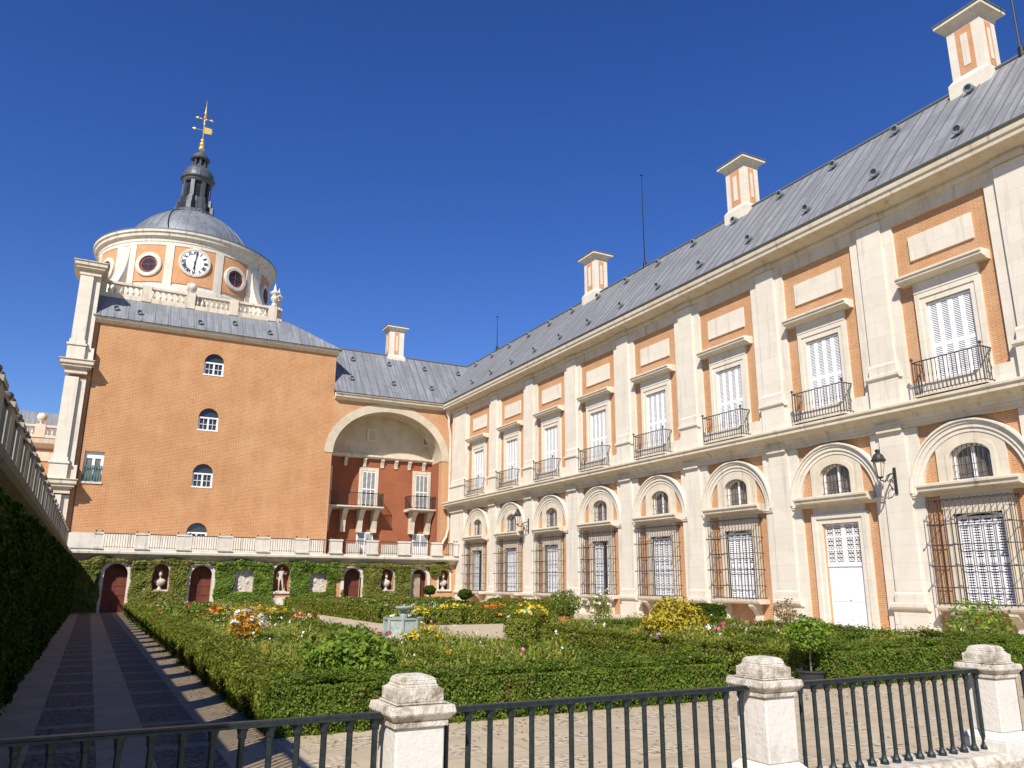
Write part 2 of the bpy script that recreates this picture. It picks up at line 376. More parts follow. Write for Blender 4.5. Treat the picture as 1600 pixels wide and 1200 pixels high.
def seg_samples(p0, p1, w, z0, h, dens, rough=.05):
    """points on the skin of a clipped hedge run"""
    p0 = np.array(p0, float); p1 = np.array(p1, float); L = np.linalg.norm(p1-p0); t = (p1-p0)/L; nn = np.array([-t[1], t[0]])
    out = []; nor = []
    def side(area, f):
        k = max(int(area*dens), 4); u = rng.uniform(0, 1, k); v = rng.uniform(0, 1, k); a, b = f(u, v); out.append(a); nor.append(b)
    def mk(s, q, z): return np.column_stack([p0[0]+t[0]*s+nn[0]*q, p0[1]+t[1]*s+nn[1]*q, z0+z])
    for sg in (1, -1):
        side(L*h, lambda u, v: (mk(u*L, np.full_like(u, sg*w/2), v**.9*h), np.tile([nn[0]*sg, nn[1]*sg, .15], (len(u), 1))))
        side(w*h, lambda u, v: (mk(np.full_like(u, L if sg > 0 else 0.), (u-.5)*w, v*h), np.tile([t[0]*sg, t[1]*sg, .15], (len(u), 1))))
    side(L*w*1.3, lambda u, v: (mk(u*L, (v-.5)*w, np.full_like(u, h)), np.tile([0, 0, 1.], (len(u), 1))))
    P = np.vstack(out); N = np.vstack(nor)
    off = noise3(P, 1.3)*rough*1.1+noise3(P, 3.1)*rough*.9+noise3(P, 8.)*rough*.8+rng.normal(0, rough*.5, len(P))+(rng.uniform(0, 1, len(P)) < .05)*rng.exponential(rough*.9, len(P))
    return P+N*off[:, None], N
def hedge(label, runs, w, h, leaf, dens, mat, dz=0., cat='hedge', rough=.05, group=None, name='box_hedge'):
    c = np.mean([np.mean([r[0], r[1]], axis=0) for r in runs], axis=0)
    z = gz(c[0], c[1])+dz
    th = thing(name, label, cat, (c[0], c[1], z), group or 'box hedges of the parterre')
    core = MB(); Ps = []; Ns = []
    for p0, p1 in runs:
        p0 = np.array(p0, float); p1 = np.array(p1, float); t = (p1-p0)/np.linalg.norm(p1-p0); n = np.array([-t[1], t[0]])*(w/2-.06)
        zz = gz(*((p0+p1)/2))+dz
        q = [p0+n+t*.06, p0-n+t*.06, p1-n-t*.06, p1+n-t*.06]
        core.prism([tuple(x) for x in q], 'z', zz-.12, zz+h-.07)
        P, N = seg_samples(p0, p1, w, zz-.03, h+.03, dens, rough); Ps.append(P); Ns.append(N)
    put('branches', core, HCORE, th, (c[0], c[1], z))
    leaves('foliage', mat, np.vstack(Ps), np.vstack(Ns), leaf, th, (c[0], c[1], z))
    return th
def blob(c, r, n, inner=.55, sq=(1, 1, 1)):
    d = rng.normal(0, 1, (n, 3)); d /= np.linalg.norm(d, axis=1)[:, None]
    k = inner+(1-inner)*rng.uniform(0, 1, n)**.5
    k = k*(1+.22*noise3(d+np.array(c)*3.1, 3.2))
    return np.array(c)+d*k[:, None]*r*np.array(sq), d
def shrub(name, label, cat, x, y, rad, h, mat, n, leaf, stem=.0, petals=None, pn=0, ps=.05, group=None, dz=0., sq=1., stems=6, up=0.):
    z = gz(x, y)+dz; th = thing(name, label, cat, (x, y, z), group)
    m = MB(); cz = z+stem+(h-stem)/2; rv = (h-stem)/2
    for i in range(stems):
        a = rng.uniform(0, 6.28); q = rng.uniform(.2, .75)*rad
        if stem > .25: m.tube([(x, y, z-.05), (x+.01, y, z+stem), (x+q*cos(a), y+q*sin(a), cz+rng.uniform(-.2, .5)*rv)], [.02, .018, .006], 5)
        else: m.tube([(x+.05*cos(a), y+.05*sin(a), z-.05), (x+.5*q*cos(a), y+.5*q*sin(a), z+h*.4), (x+q*cos(a), y+q*sin(a), z+h*.8)], [.015, .011, .005], 5)
    put('stems', m, BARK, th, (x, y, z))
    P, N = blob((x, y, cz), 1., n, .35, (rad, rad, rv)); leaves('foliage', mat, P, N*.6+np.array([0, 0, .4]), leaf, th, (x, y, z), .45, .6, up)
    if petals is not None:
        P, N = blob((x, y, cz+rv*.1), 1., pn*3, .93, (rad*1.03, rad*1.03, rv*1.05)); k = P[:, 2] > cz-.2*rv; P = P[k][:pn]; N = N[k][:pn]
        Q = np.repeat(P, 5, 0)+rng.normal(0, ps*.55, (len(P)*5, 3)); leaves('blossoms', petals, Q, np.repeat(N, 5, 0)+np.array([0, 0, .5]), ps, th, (x, y, z), .8, .7)
    return th
# ================================================================== right palace wing
XB, XP, XS = 26.66, 26.53, 26.43         # brick face, pier face, shaft face
S0, SP = 19.09, 5.702
piers = [S0+SP*i for i in range(-2, 7)]   # pier centres
bays = [S0+SP*(i+.5) for i in range(-2, 7)]
YA, YZ = piers[0]-1.0, 62.3
ORG = (26.4, 40., -.1)
wing = thing('palace_wing', 'long cream and orange brick palace wing with arched bays and balconied upper windows', 'palace wing', ORG)
YC = 59.87                                # corner pier centre
m = MB()
cols = []
for c in bays:
    door = abs(c-21.94) < .1
    cols.append((c, .86, [(-.3, 4.13, 0) if door else (1.0, 4.18, 0), (5.2, 6.62, 0), (8.5, 12.0, 0)]))
m.wall('x', YA, YZ, -.5, 16.4, XB, 27.1, cols)
m.box(27.1, 33.5, YA, 66.0, -.5, 16.4)
put('wall', m, BRICK, wing, ORG)
# roof
def roofz(x): return 16.92+1.18*(x-25.62)
m = MB(); xr = 29.75; zr = roofz(xr)
yr = 65.4
m.add([(25.62, YA-.3, 16.92), (25.62, 61.75, 16.92), (xr, yr+.5, zr), (xr, YA-.3, zr), (33.9, YA-.3, 16.92), (33.9, 70., 16.92)], [(0, 1, 2, 3), (3, 2, 5, 4)])
m.add([(25.62, YA-.3, 16.9), (33.9, YA-.3, 16.9), (xr, YA-.3, zr)], [(0, 1, 2)])
roof = put('roof', m, SLX, wing, ORG)
m = MB(); y = YA
while y < 65.2:
    x0 = max(25.62, 25.62+(y-61.75)*1.13)
    if x0 < xr-.2:
        m.add([(x0, y-.02, roofz(x0)+.002), (x0, y+.02, roofz(x0)+.002), (xr, y+.02, zr+.002), (xr, y-.02, zr+.002), (x0-.02, y-.012, roofz(x0)+.024), (x0-.02, y+.012, roofz(x0)+.024), (xr-.02, y+.012, zr+.024), (xr-.02, y-.012, zr+.024)],
              [(4, 5, 6, 7), (0, 4, 7, 3), (1, 2, 6, 5), (0, 1, 5, 4)])
    y += .66+.05*sin(y*7.)
put('roof_seams', m, SEAM, roof, ORG)
m = MB(); m.tube([(xr, YA-.3, zr+.03), (xr, yr+.5, zr+.03)], .09, 8); put('ridge_capping', m, SEAM, roof, ORG)
m = MB(); m.prism([(25.70, 16.87), (25.58, 16.87), (25.55, 16.91), (25.57, 16.95), (25.62, 16.96), (25.72, 16.96)], 'y', YA-.3, 61.7); put('gutter', m, VENT, wing, ORG)
# roof vents (little tubes with a hood facing the court)
def vent(px, py, pz, dx, dy, parent, org):
    v = MB()
    d = np.array([dx, dy, .0]); c = np.array([px, py, pz])
    p0 = c+d*.22+np.array([0, 0, .11]); p1 = c-d*.34+np.array([0, 0, .14])
    n = 12
    u = np.array([-dy, dx, 0.])
    ring = lambda p, r: [tuple(p+r*(cos(2*pi*k/n)*u+np.array([0, 0, sin(2*pi*k/n)]))) for k in range(n)]
    vs = ring(p1, .14)+ring(p0, .195)+ring(p0+d*.01, .15)+ring(p0-d*.10, .145)
    fs = []
    for a in range(3): fs += [(a*n+k, a*n+(k+1) % n, (a+1)*n+(k+1) % n, (a+1)*n+k) for k in range(n)]
    fs.append(tuple(range(3*n, 4*n)))
    v.add(vs, fs)
    return put('roof_vent', v, VENT, parent, tuple(c), recalc=False)
v0 = vent(26.42, 14.8, roofz(26.42), -1, 0, roof, ORG)
for i in range(-1, 14):
    if i: dup(v0, (0, 3.53*i, 0))
for i in range(-1, 15): dup(v0, (29.07-26.42, -2.35+3.4+3.33*(i-.07)-.25*0, roofz(29.07)-roofz(26.42)))
# chimneys
def chimney(cx, cy, zb, parent, ax=.53, ay=.70):
    org = (cx, cy, zb)
    m = MB()
    def fr(z0, z1, e0, e1): m.frus(cx, cy, z0, z1, ax+e0, ax+e1, ay+e0, ay+e1)
    fr(zb-1.2, zb+.12, .15, .15); fr(zb+.12, zb+.34, .15, .0); fr(zb+.34, zb+2.62, 0, 0); fr(zb+2.62, zb+2.74, .05, .05); fr(zb+2.74, zb+2.92, .05, .27); fr(zb+2.92, zb+3.06, .32, .32)
    ch = put('chimney', m, STONE, parent, org)
    for sx, sy in ((-1, 0), (1, 0), (0, -1), (0, 1)):
        p = MB(); q = MB(); a = ax if sx else ay; k = 1. if sx else .62
        for (mbx, w, z0, z1, d) in ((p, .34*k, zb+.42, zb+2.5, .012), (q, .14*k, zb+.72, zb+2.2, .03)):
            if sx: mbx.box(min(cx+sx*a, cx+sx*(a+d)), max(cx+sx*a, cx+sx*(a+d)), cy-w, cy+w, z0, z1)
            else: mbx.box(cx-w, cx+w, min(cy+sy*a, cy+sy*(a+d)), max(cy+sy*a, cy+sy*(a+d)), z0, z1)
        put('brick_panel', p, DRUMP, ch, org); put('stone_tablet', q, STONE, ch, org)
    t = MB(); t.frus(cx, cy, zb+3.06, zb+3.12, ax+.36, ax+.36, ay+.36, ay+.36); t.frus(cx, cy, zb+3.12, zb+3.28, ax+.30, ax-.1, ay+.30, ay-.1); put('cap', t, SEAM, ch, org)
    return ch
zc = 21.75
c0 = chimney(29.95, 15.75, zc, wing)
dup(c0, (0, 13.35, 0)); dup(c0, (0, 28.15, 0))
for (yy, ht) in ((13.9, 8.), (37.9, 6.7), (59.45, 3.2)):
    m = MB(); m.tube([(xr, yy, zr-.1), (xr, yy, zr+.35)], .12, 8); m.tube([(xr, yy, zr), (xr, yy, zr+ht)], [.045, .02], 6); m.ball((xr, yy, zr+ht), .07, 6)
    m.tube([(xr-.15, yy, zr+ht), (xr+.15, yy, zr+ht)], .02, 5)
    put('lightning_rod', m, BLACK, wing, (xr, yy, zr))
# cornices
def band(prof, y0=YA, y1=61.9): 
    m.prism(prof, 'y', y0, y1)
m = MB()
band([(XB+.1, 7.42), (26.42, 7.42), (26.42, 7.56), (26.36, 7.58), (26.36, 7.66), (26.30, 7.70), (26.26, 7.80), (26.05, 7.93), (25.87, 7.98), (25.87, 8.10), (25.80, 8.16), (25.80, 8.24), (25.95, 8.30), (XB+.1, 8.34)])
for c in piers+[YC]:
    h = .53 if c != YC else 1.34
    m.box(26.30, 26.44, c-h, c+h, 7.36, 7.60); m.box(26.24, 26.40, c-h-.03, c+h+.03, 7.60, 7.69)
put('floor_cornice', m, TRIM, wing, ORG)
m = MB()
band([(XB+.1, 15.52), (XP, 15.52), (XP, 16.02), (26.42, 16.04), (26.40, 16.14), (26.46, 16.16), (26.46, 16.26), (26.30, 16.30), (26.10, 16.38), (25.74, 16.42), (25.72, 16.58), (25.66, 16.62), (25.64, 16.76), (25.70, 16.90), (XB+.1, 16.90)])
for c in piers+[YC]:
    h = .56 if c != YC else 1.36
    m.box(26.30, 26.50, c-h-.05, c+h+.05, 16.0, 16.15); m.box(26.38, 26.50, c-h, c+h, 16.15, 16.29)
put('eaves_cornice', m, TRIM, wing, ORG)
m = MB()
m.box(XP, XB+.02, YA, 61.9, 8.30, 9.02)                        # parapet course under the upper windows
for c in bays: m.box(26.50, XP+.05, c-1.5, c+1.5, 8.30, 8.62)
put('parapet_course', m, STONE, wing, ORG)
m = MB(); m.box(26.30, XB+.05, YA, 61.9, -.6, -.02); m.box(26.22, 26.4, YA, 61.9, -.6, -.10); put('plinth', m, TRIM, wing, ORG)
# piers
def pier(c, hs, hw, name='pilaster'):
    m = MB(); o = (26.5, c, -.1)
    m.box(XP, XB+.02, c-hw, c+hw, -.05, 7.41)                         # wide pier
    m.box(26.40, XP+.01, c-hs-.14, c+hs+.14, -.05, .80)               # pedestal
    m.prism([(XB, .80), (26.36, .80), (26.30, .86), (26.27, .92), (26.27, 1.04), (26.34, 1.08), (XB, 1.08)], 'y', c-hs-.22, c+hs+.22)
    m.box(26.385, XP+.01, c-hs-.05, c+hs+.05, 1.085, 1.38); m.prism([(XB, 1.38), (26.385, 1.38), (XS, 1.46), (XB, 1.46)], 'y', c-hs-.05, c+hs+.05)
    m.box(XS, XP+.01, c-hs, c+hs, 1.465, 7.40)
    for s in (-1, 1):
        a, b = sorted((c+s*(hs+.02), c+s*(hw+.05)))
        m.box(26.46, XP+.01, a, b, 4.80, 4.87); m.box(26.43, XP+.01, a, b, 4.87, 4.97)
    m.box(XP+.002, XB+.02, c-hw+.02, c+hw-.02, 8.35, 15.53)               # upper wide pier
    m.box(26.33, XP+.01, c-hs-.12, c+hs+.12, 8.345, 9.42)
    m.prism([(XB, 9.42), (26.33, 9.42), (26.24, 9.50), (26.24, 9.60), (26.33, 9.64), (XB, 9.64)], 'y', c-hs-.2, c+hs+.2)
    m.box(26.36, XP+.01, c-hs-.06, c+hs+.06, 9.645, 10.0); m.prism([(XB, 10.0), (26.36, 10.0), (XS, 10.1), (XB, 10.1)], 'y', c-hs-.06, c+hs+.06)
    m.box(XS, XP+.01, c-hs, c+hs, 10.105, 15.98)
    return put(name, m, STONE, wing, o)
p0 = pier(piers[0], .53, 1.0)
for c in piers[1:]: dup(p0, (0, c-piers[0], 0))
pier(YC, 1.33, 1.66, 'corner_pilaster')
# arches
def arc(c, z, r, a0, a1, n): return [(c+r*cos(a0+(a1-a0)*i/n), z+r*sin(a0+(a1-a0)*i/n)) for i in range(n+1)]
def archivolt(c):
    m = MB(); z = 5.09; n = 28
    for r0, r1, f in ((1.83, 1.98, 26.54), (1.98, 2.13, 26.49), (2.13, 2.22, 26.44), (2.22, 2.29, 26.38)):
        m.plate(arc(c, z, r1, 0, pi, n), arc(c, z, r0, 0, pi, n), 'x', f, XB+.02)
        for s in (-1, 1):
            a, b = sorted((c+s*r0, c+s*r1)); m.box(f, XB+.02, a, b, 4.96, z)
    return put('arch_moulding', m, STONE, wing, (26.5, c, 5.))
def slat_shutter(name, c, w, z0, z1, xf, mat, parent, org, panels, mid=True, arch=0., pitch=.062):
    m = MB(); pw = 2*w/panels
    for i in range(panels):
        a = c-w+i*pw; b = a+pw; st = .085
        m.box(xf-.025, xf+.03, a+.006, a+st, z0, z1); m.box(xf-.025, xf+.03, b-st, b-.006, z0, z1)
        zs = [z0, z0+(z1-z0)*.5, z1] if mid else [z0, z1]
        for zz in zs: m.box(xf-.02, xf+.028, a+st, b-st, max(z0, zz-.09), min(z1, zz+.09))
        z = z0+.12
        while z < z1-.12:
            if not mid or abs(z-(z0+z1)/2) > .11:
                m.add([(xf-.02, a+st, z), (xf-.02, b-st, z), (xf+.02, b-st, z+.055), (xf+.02, a+st, z+.055), (xf-.012, a+st, z-.008), (xf-.012, b-st, z-.008), (xf+.028, b-st, z+.047), (xf+.028, a+st, z+.047)],
                      [(0, 1, 2, 3), (4, 7, 6, 5), (0, 4, 5, 1)])
            z += pitch
    return put(name, m, mat, parent, org, recalc=False)
SHADE_TERR = M('shade_darkened_stone', (.21, .175, .115), .95, 0, f_stone(2.6, 3., .7, .8, .01, (.07, .065, .045)))  # terrace stone with the left side's shade put into its colour, plus grime streaks
SHADE_TERR2 = M('shade_greyed_stone', (.42, .37, .285), .95, 0, f_stone(2.6, 3., .7, .8, .01, (.09, .08, .06)))  # pillar stone toned down, shade of the path side painted in, plus grime streaks
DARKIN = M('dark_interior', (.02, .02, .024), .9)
def lunette(c):
    o = (26.6, c, 5.2); m = MB(); n = 18
    w = .73; zs = 6.08; rise = .44
    inner = [(c+w, 5.26)]+[(c+w*cos(a), zs+rise*sin(a)) for a in np.linspace(0, pi, n+1)]+[(c-w, 5.26)]
    ow = 1.24
    def up(y): return min(5.09+sqrt(max(1.84**2-(y-c)**2, 0)), 9)
    outer = [(c+ow, 5.26)]+[(c+ow*cos(a), up(c+ow*cos(a)) if True else 0) for a in np.linspace(0, pi, n+1)]+[(c-ow, 5.26)]
    m.plate(outer, inner, 'x', 26.57, 27.02)
    i2 = [(c+(p[0]-c)*1.0, p[1]) for p in inner]; o2 = [(c+(p[0]-c)*1.22, p[1]+(.14 if p[1] > 6 else 0)) for p in inner]
    m.plate(o2, i2, 'x', 26.54, 26.6)
    win = put('fanlight_window', m, TRIM, wing, o)
    f = MB(); f.box(26.78, 26.84, c-.06, c+.06, 5.26, 6.5); f.plate(inner, [(c+(p[0]-c)*.88, 5.26+(p[1]-5.26)*.94+.0) for p in inner], 'x', 26.78, 26.85)
    f.box(26.785, 26.848, c-w, c+w, 5.265, 5.33)
    put('frame', f, WHITE, win, o)
    g = MB(); g.box(26.86, 27.06, c-w, c+w, 5.25, 6.6); put('pane', g, CURT, win, o)
    b = MB()
    for k in range(8):
        y = c-.62+k*1.24/7; zt = zs+rise*sqrt(max(1-((y-c)/w)**2, 0))+.06
        b.tube([(26.62, y, 5.22), (26.62, y, zt)], .014, 5)
    b.tube([(26.62, c-.7, 5.8), (26.62, c+.7, 5.8)], .012, 5); b.tube([(26.62, c-.72, 5.34), (26.62, c+.72, 5.34)], .012, 5)
    put('bars', b, IRON, win, o)
    return win
def shelf(c):
    m = MB(); m.prism([(XB+.02, 4.80), (26.52, 4.80), (26.44, 4.88), (26.20, 4.92), (26.08, 4.96), (26.06, 5.08), (26.0, 5.11), (26.0, 5.18), (26.1, 5.22), (XB+.02, 5.24)], 'y', c-1.80, c+1.80)
    m.box(26.54, XB+.02, c-1.26, c+1.26, 4.30, 4.82)
    return put('window_hood', m, TRIM, wing, (26.4, c, 5.))
def lowwin(c):
    o = (26.6, c, 1.0); m = MB()
    for s in (-1, 1):
        a, b = sorted((c+s*.86, c+s*1.24)); m.box(26.56, 27.0, a, b, 1.06, 4.2); a, b = sorted((c+s*.86, c+s*1.0)); m.box(26.52, 26.6, a, b, 1.06, 4.12)
    m.box(26.56, 27.0, c-1.22, c+1.22, 4.2, 4.6); m.box(26.52, 26.6, c-.98, c+.98, 4.12, 4.3)
    win = put('barred_window', m, TRIM, wing, o)
    s = MB(); s.prism([(XB+.02, .84), (26.06, .84), (26.02, .90), (26.0, .96), (26.0, 1.05), (XB+.4, 1.05)], 'y', c-1.55, c+1.55); put('sill', s, TRIM, win, o)
    for sg in (-1, 1):
        k = MB(); y0 = c+sg*.98
        prof = [(XB+.02, .838), (26.08, .838), (26.08, .74), (26.18, .64), (26.36, .50), (26.46, .32), (26.45, .12), (26.42, .0), (XB+.02, .0)]
        k.prism(prof, 'y', y0-.15, y0+.15); put('console', k, TRIM, win, (26.6, y0, .8))
    slat_shutter('shutter', c, .84, 1.07, 4.02, 26.74, WHITE, win, o, 4, True, 0., .088)
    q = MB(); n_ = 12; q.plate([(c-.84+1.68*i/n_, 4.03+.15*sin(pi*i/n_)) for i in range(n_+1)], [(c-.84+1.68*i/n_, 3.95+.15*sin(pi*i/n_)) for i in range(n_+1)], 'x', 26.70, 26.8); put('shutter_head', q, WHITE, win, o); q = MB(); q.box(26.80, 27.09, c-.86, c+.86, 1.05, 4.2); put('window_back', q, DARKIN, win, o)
    g = MB(); X0 = 26.0
    ys = np.linspace(c-1.42, c+1.42, 15)
    for y in ys: g.tube([(X0, y, 1.02), (X0, y, 4.66)], .014, 5)
    for x in np.linspace(X0+.12, XB-.08, 4):
        for y in (c-1.42, c+1.42): g.tube([(x, y, 1.02), (x, y, 4.66)], .0135, 5)
    for z in (1.10, 1.62, 2.33, 3.05, 3.75, 4.60):
        g.tube([(XB, c-1.42, z), (X0, c-1.42, z), (X0, c+1.42, z), (XB, c+1.42, z)], .017, 5)
    for y in ys: g.tube([(X0, y, 4.6), (XB, y, 4.6)], .013, 4)
    for z in (2.33, 3.75):
        for y in (c-1.42, c+1.42): g.tube([(X0-.12, y+(.1 if y > c else -.1)*0, z), (X0+.05, y, z)], .022, 5); g.ball((X0-.12, y, z), .04, 6)
    put('grille', g, IRON, win, o)
    return win
def ajar(w, c):
    for ch in list(w.children):
        if ch.name.startswith('shutter') and 'head' not in ch.name: bpy.data.objects.remove(ch)
    for a, pn in ((c-.63, 1), (c+.42, 2)):
        slat_shutter('shutter', a, .21*pn, 1.07, 4.02, 26.74, WHITE, w, (26.6, c, 1.0), pn, True, 0., .088)
def hood_u(c):
    m = MB(); m.prism([(XB+.02, 12.84), (26.40, 12.84), (26.34, 12.90), (26.20, 12.93), (26.12, 12.96), (26.12, 13.04), (26.06, 13.07), (26.06, 13.14), (26.16, 13.17), (XB+.02, 13.2)], 'y', c-1.68, c+1.68)
    m.box(26.50, XB+.02, c-1.25, c+1.25, 12.42, 12.845)
    return put('window_hood', m, STONE, wing, (26.4, c, 13.))
def upwin(c):
    o = (26.6, c, 8.6); m = MB()
    for w0, w1, zt0, zt1, f in ((.87, 1.06, 12.0, 12.22, 26.56), (1.06, 1.25, 12.22, 12.42, 26.52)):
        for s in (-1, 1):
            a, b = sorted((c+s*w0, c+s*w1)); m.box(f, 27.0, a, b, 8.62, zt1)
        m.box(f, 27.0, c-w0, c+w0, zt0, zt1)
    win = put('shuttered_window', m, STONE, wing, o)
    slat_shutter('shutter', c, .865, 8.62, 11.98, 26.69, WHITE, win, o, 4, True, 0., .067)
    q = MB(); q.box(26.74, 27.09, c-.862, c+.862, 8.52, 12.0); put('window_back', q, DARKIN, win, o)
    return win
def tablet(c):
    m = MB(); m.box(26.58, XB+.02, c-1.25, c+1.25, 13.82, 14.80); return put('stone_tablet', m, STONE, wing, (26.6, c, 14.))
def balcony(c):
    o = (26.2, c, 8.4); m = MB()
    m.box(25.88, 26.5, c-1.36, c+1.36, 8.345, 8.40)
    bal = put('balcony', m, TRIM, wing, o); g = MB(); X0 = 25.93; w = 1.29
    g.box(X0-.022, X0+.022, c-w, c+w, 9.62, 9.66); g.box(X0-.015, X0+.015, c-w, c+w, 8.47, 8.50)
    for s in (-1, 1):
        y = c+s*w; g.box(X0, XP, y-.02, y+.02, 9.62, 9.66); g.box(X0, XP, y-.015, y+.015, 8.47, 8.50)
        for x in (X0+.14, X0+.28, X0+.42): g.tube([(x, y, 8.48), (x, y, 9.62)], .014, 5)
        g.tube([(X0, y, 8.40), (X0, y, 9.72)], .026, 6); g.ball((X0, y, 9.77), .06, 8)
        g.tube([(XP-.02, y, 9.6), (XP-.25, y+s*.0, 9.2), (XP-.12, y, 8.9), (XP-.3, y, 8.55)], .016, 5)
    for y in np.linspace(c-w, c+w, 18)[1:-1]:
        g.tube([(X0, y, 8.48), (X0, y, 9.0), (X0, y, 9.08), (X0, y, 9.16), (X0, y, 9.62)], [.014, .014, .022, .014, .014], 5)
    put('railing', g, IRON, bal, o)
    return bal
def door(c):
    o = (26.6, c, 0.); m = MB()
    for w0, w1, zt0, zt1, f in ((.9, 1.12, 4.12, 4.32, 26.56), (1.12, 1.34, 4.32, 4.52, 26.50)):
        for s in (-1, 1):
            a, b = sorted((c+s*w0, c+s*w1)); m.box(f, 27.0, a, b, -.04, zt1)
        m.box(f, 27.0, c-w0, c+w0, zt0, zt1)
    d = put('doorway', m, STONE, wing, o)
    f = MB()
    for s in (-1, 1):
        a, b = sorted((c+s*.006, c+s*.88)); f.box(26.74, 26.81, a, b, -.02, 2.40)
        for z0, z1 in ((.15, .95), (1.05, 2.3)):
            a2, b2 = sorted((c+s*.1, c+s*.78)); f.box(26.725, 26.74, a2, b2, z0, z1)
    f.ball((26.69, c-.1, 1.15), .035, 6)
    put('door_leaf', f, DOORW, d, o)
    f = MB(); f.box(26.70, 26.82, c-.9, c+.9, 2.402, 2.52); f.box(26.72, 26.82, c-.06, c+.06, 2.52, 4.12)
    for s in (-1, 1):
        a, b = sorted((c+s*.06, c+s*.88))
        for z in (2.55, 3.06, 3.58, 4.08): f.box(26.73, 26.81, a, b, z-.025, z+.025)
        for y in (a+.02, (a+b)/2, b-.02): f.box(26.732, 26.805, y-.025, y+.025, 2.52, 4.12)
    put('transom_frame', f, WHITE, d, o)
    for s in (-1, 1):
        g = MB(); a, b = sorted((c+s*.08, c+s*.86))
        for i in range(6):
            for j in range(9):
                y = a+(i+.5)*(b-a)/6; z = 2.58+(j+.5)*.166; r = .062
                g.plate([(y+r*cos(t), z+r*sin(t)) for t in np.linspace(0, 2*pi, 9)[:-1]], [(y+r*.7*cos(t), z+r*.7*sin(t)) for t in np.linspace(0, 2*pi, 9)[:-1]], 'x', 26.74, 26.77, True)
        put('scroll_ironwork', g, WHITE, d, o)
    q = MB(); q.box(26.825, 27.09, c-.9, c+.9, -.3, 4.12); put('pane', q, M('frosted_door_glass', (.30, .29, .24), .3), d, o)
    return d
B0 = bays[0]
protos = [archivolt(B0), lunette(B0), shelf(B0), hood_u(B0), upwin(B0), tablet(B0), balcony(B0)]
lw = lowwin(B0)
for c in bays[1:]:
    for p in protos: dup(p, (0, c-B0, 0))
    if abs(c-21.94) > .1:
        w_ = dup(lw, (0, c-B0, 0))
        if abs(c-39.05) < .3 or abs(c-56.15) < .3: ajar(w_, c)
    else: door(c)
# wall lamps
def lamp(c, z, label, loc_y):
    t = thing('wall_lantern', label, 'lamp', (XS-.02, loc_y, z), 'wall lanterns on the palace wing')
    o = (XS-.02, loc_y, z); X = 25.56; zz = z+.12
    m = MB(); m.box(XS-.05, XS, loc_y-.05, loc_y+.05, z-.45, z+.55)
    m.tube([(XS-.03, loc_y, z+.35), (XS-.3, loc_y, z+.28), (X+.25, loc_y, z-.02), (X, loc_y, z+.02), (X, loc_y, zz)], .03, 6)
    for s in (1,):
        m.tube([(XS-.03, loc_y, z-.3), (XS-.2, loc_y, z-.28), (XS-.38, loc_y, z-.1), (XS-.34, loc_y, z+.08), (XS-.2, loc_y, z+.06), (XS-.18, loc_y, z-.06)], .022, 5)
        m.tube([(XS-.34, loc_y, z+.28), (XS-.5, loc_y, z+.2), (XS-.52, loc_y, z+.05), (XS-.42, loc_y, z+.0)], .02, 5)
    put('bracket', m, LIRON, t, o)
    a = MB(); n = 6
    a.lathe([(.10, zz+.02), (.155, zz+.30), (.20, zz+.60)], X, loc_y, n); put('glass', a, LGLASS, t, o, recalc=False)
    f = MB(); f.lathe([(.001, zz-.06), (.06, zz-.04), (.12, zz), (.12, zz+.03), (.10, zz+.03)], X, loc_y, n)
    for k in range(n):
        an = 2*pi*k/n; f.tube([(X+.10*cos(an), loc_y+.10*sin(an), zz+.02), (X+.205*cos(an), loc_y+.205*sin(an), zz+.62)], .012, 4)
    f.lathe([(.20, zz+.58), (.25, zz+.60), (.27, zz+.65), (.22, zz+.72), (.17, zz+.84), (.10, zz+.90), (.07, zz+.93), (.09, zz+.97), (.10, zz+1.02), (.05, zz+1.05), (.001, zz+1.06)], X, loc_y, 12)
    put('lantern_frame', f, LIRON, t, o)
lamp(0, 5.45, 'black iron wall lantern on scrolled bracket right of the white door', piers[2])
lamp(0, 5.45, 'black iron wall lantern between the second and third barred windows from the corner', piers[-2]-.0)

# ================================================================== arched wing (back)
YB = 62.3
AO = (21., YB, 3.6)
aw = thing('arched_wing', 'orange brick link wing with a great cream arch over a red brick loggia', 'palace wing', AO)
AX0, AX1 = 16.22, 25.95; AC = (AX0+AX1)/2; AW = (AX1-AX0)/2; ZS = 11.9; RISE = 3.9
m = MB(); m.wall('y', AX0-.12, 26.66, 3.0, 16.6, YB, YB+.7, [(AC, AW, [(3.0, ZS, RISE)])]); put('wall', m, BRICK, aw, AO)
m = MB(); n = 40
out = [(AC+(AW+.62)*cos(pi*i/n), ZS+(RISE+.62)*sin(pi*i/n)) for i in range(n+1)]; inn = [(AC+(AW-.06)*cos(pi*i/n), ZS+(RISE-.06)*sin(pi*i/n)) for i in range(n+1)]
out = [(min(p[0], 26.64), p[1]) for p in out]
m.plate(out, inn, 'y', YB-.05, YB+.72); put('arch_ring', m, PLAST, aw, AO)
YR = 64.8
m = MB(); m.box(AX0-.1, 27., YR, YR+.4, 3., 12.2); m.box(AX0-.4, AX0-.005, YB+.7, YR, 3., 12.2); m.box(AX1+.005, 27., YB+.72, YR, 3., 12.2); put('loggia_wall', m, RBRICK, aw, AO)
m = MB(); m.box(AX0-.1, 27., YR+.002, YR+.4, 12.2, 16.5)
vi = [(AC+AW*cos(pi*i/n), ZS+RISE*sin(pi*i/n)) for i in range(n+1)]; vo = [(AC+(AW+.3)*cos(pi*i/n), ZS+(RISE+.3)*sin(pi*i/n)) for i in range(n+1)]
m.plate(vo, vi, 'y', YB+.72, YR+.1); put('loggia_vault', m, PLAST, aw, AO)
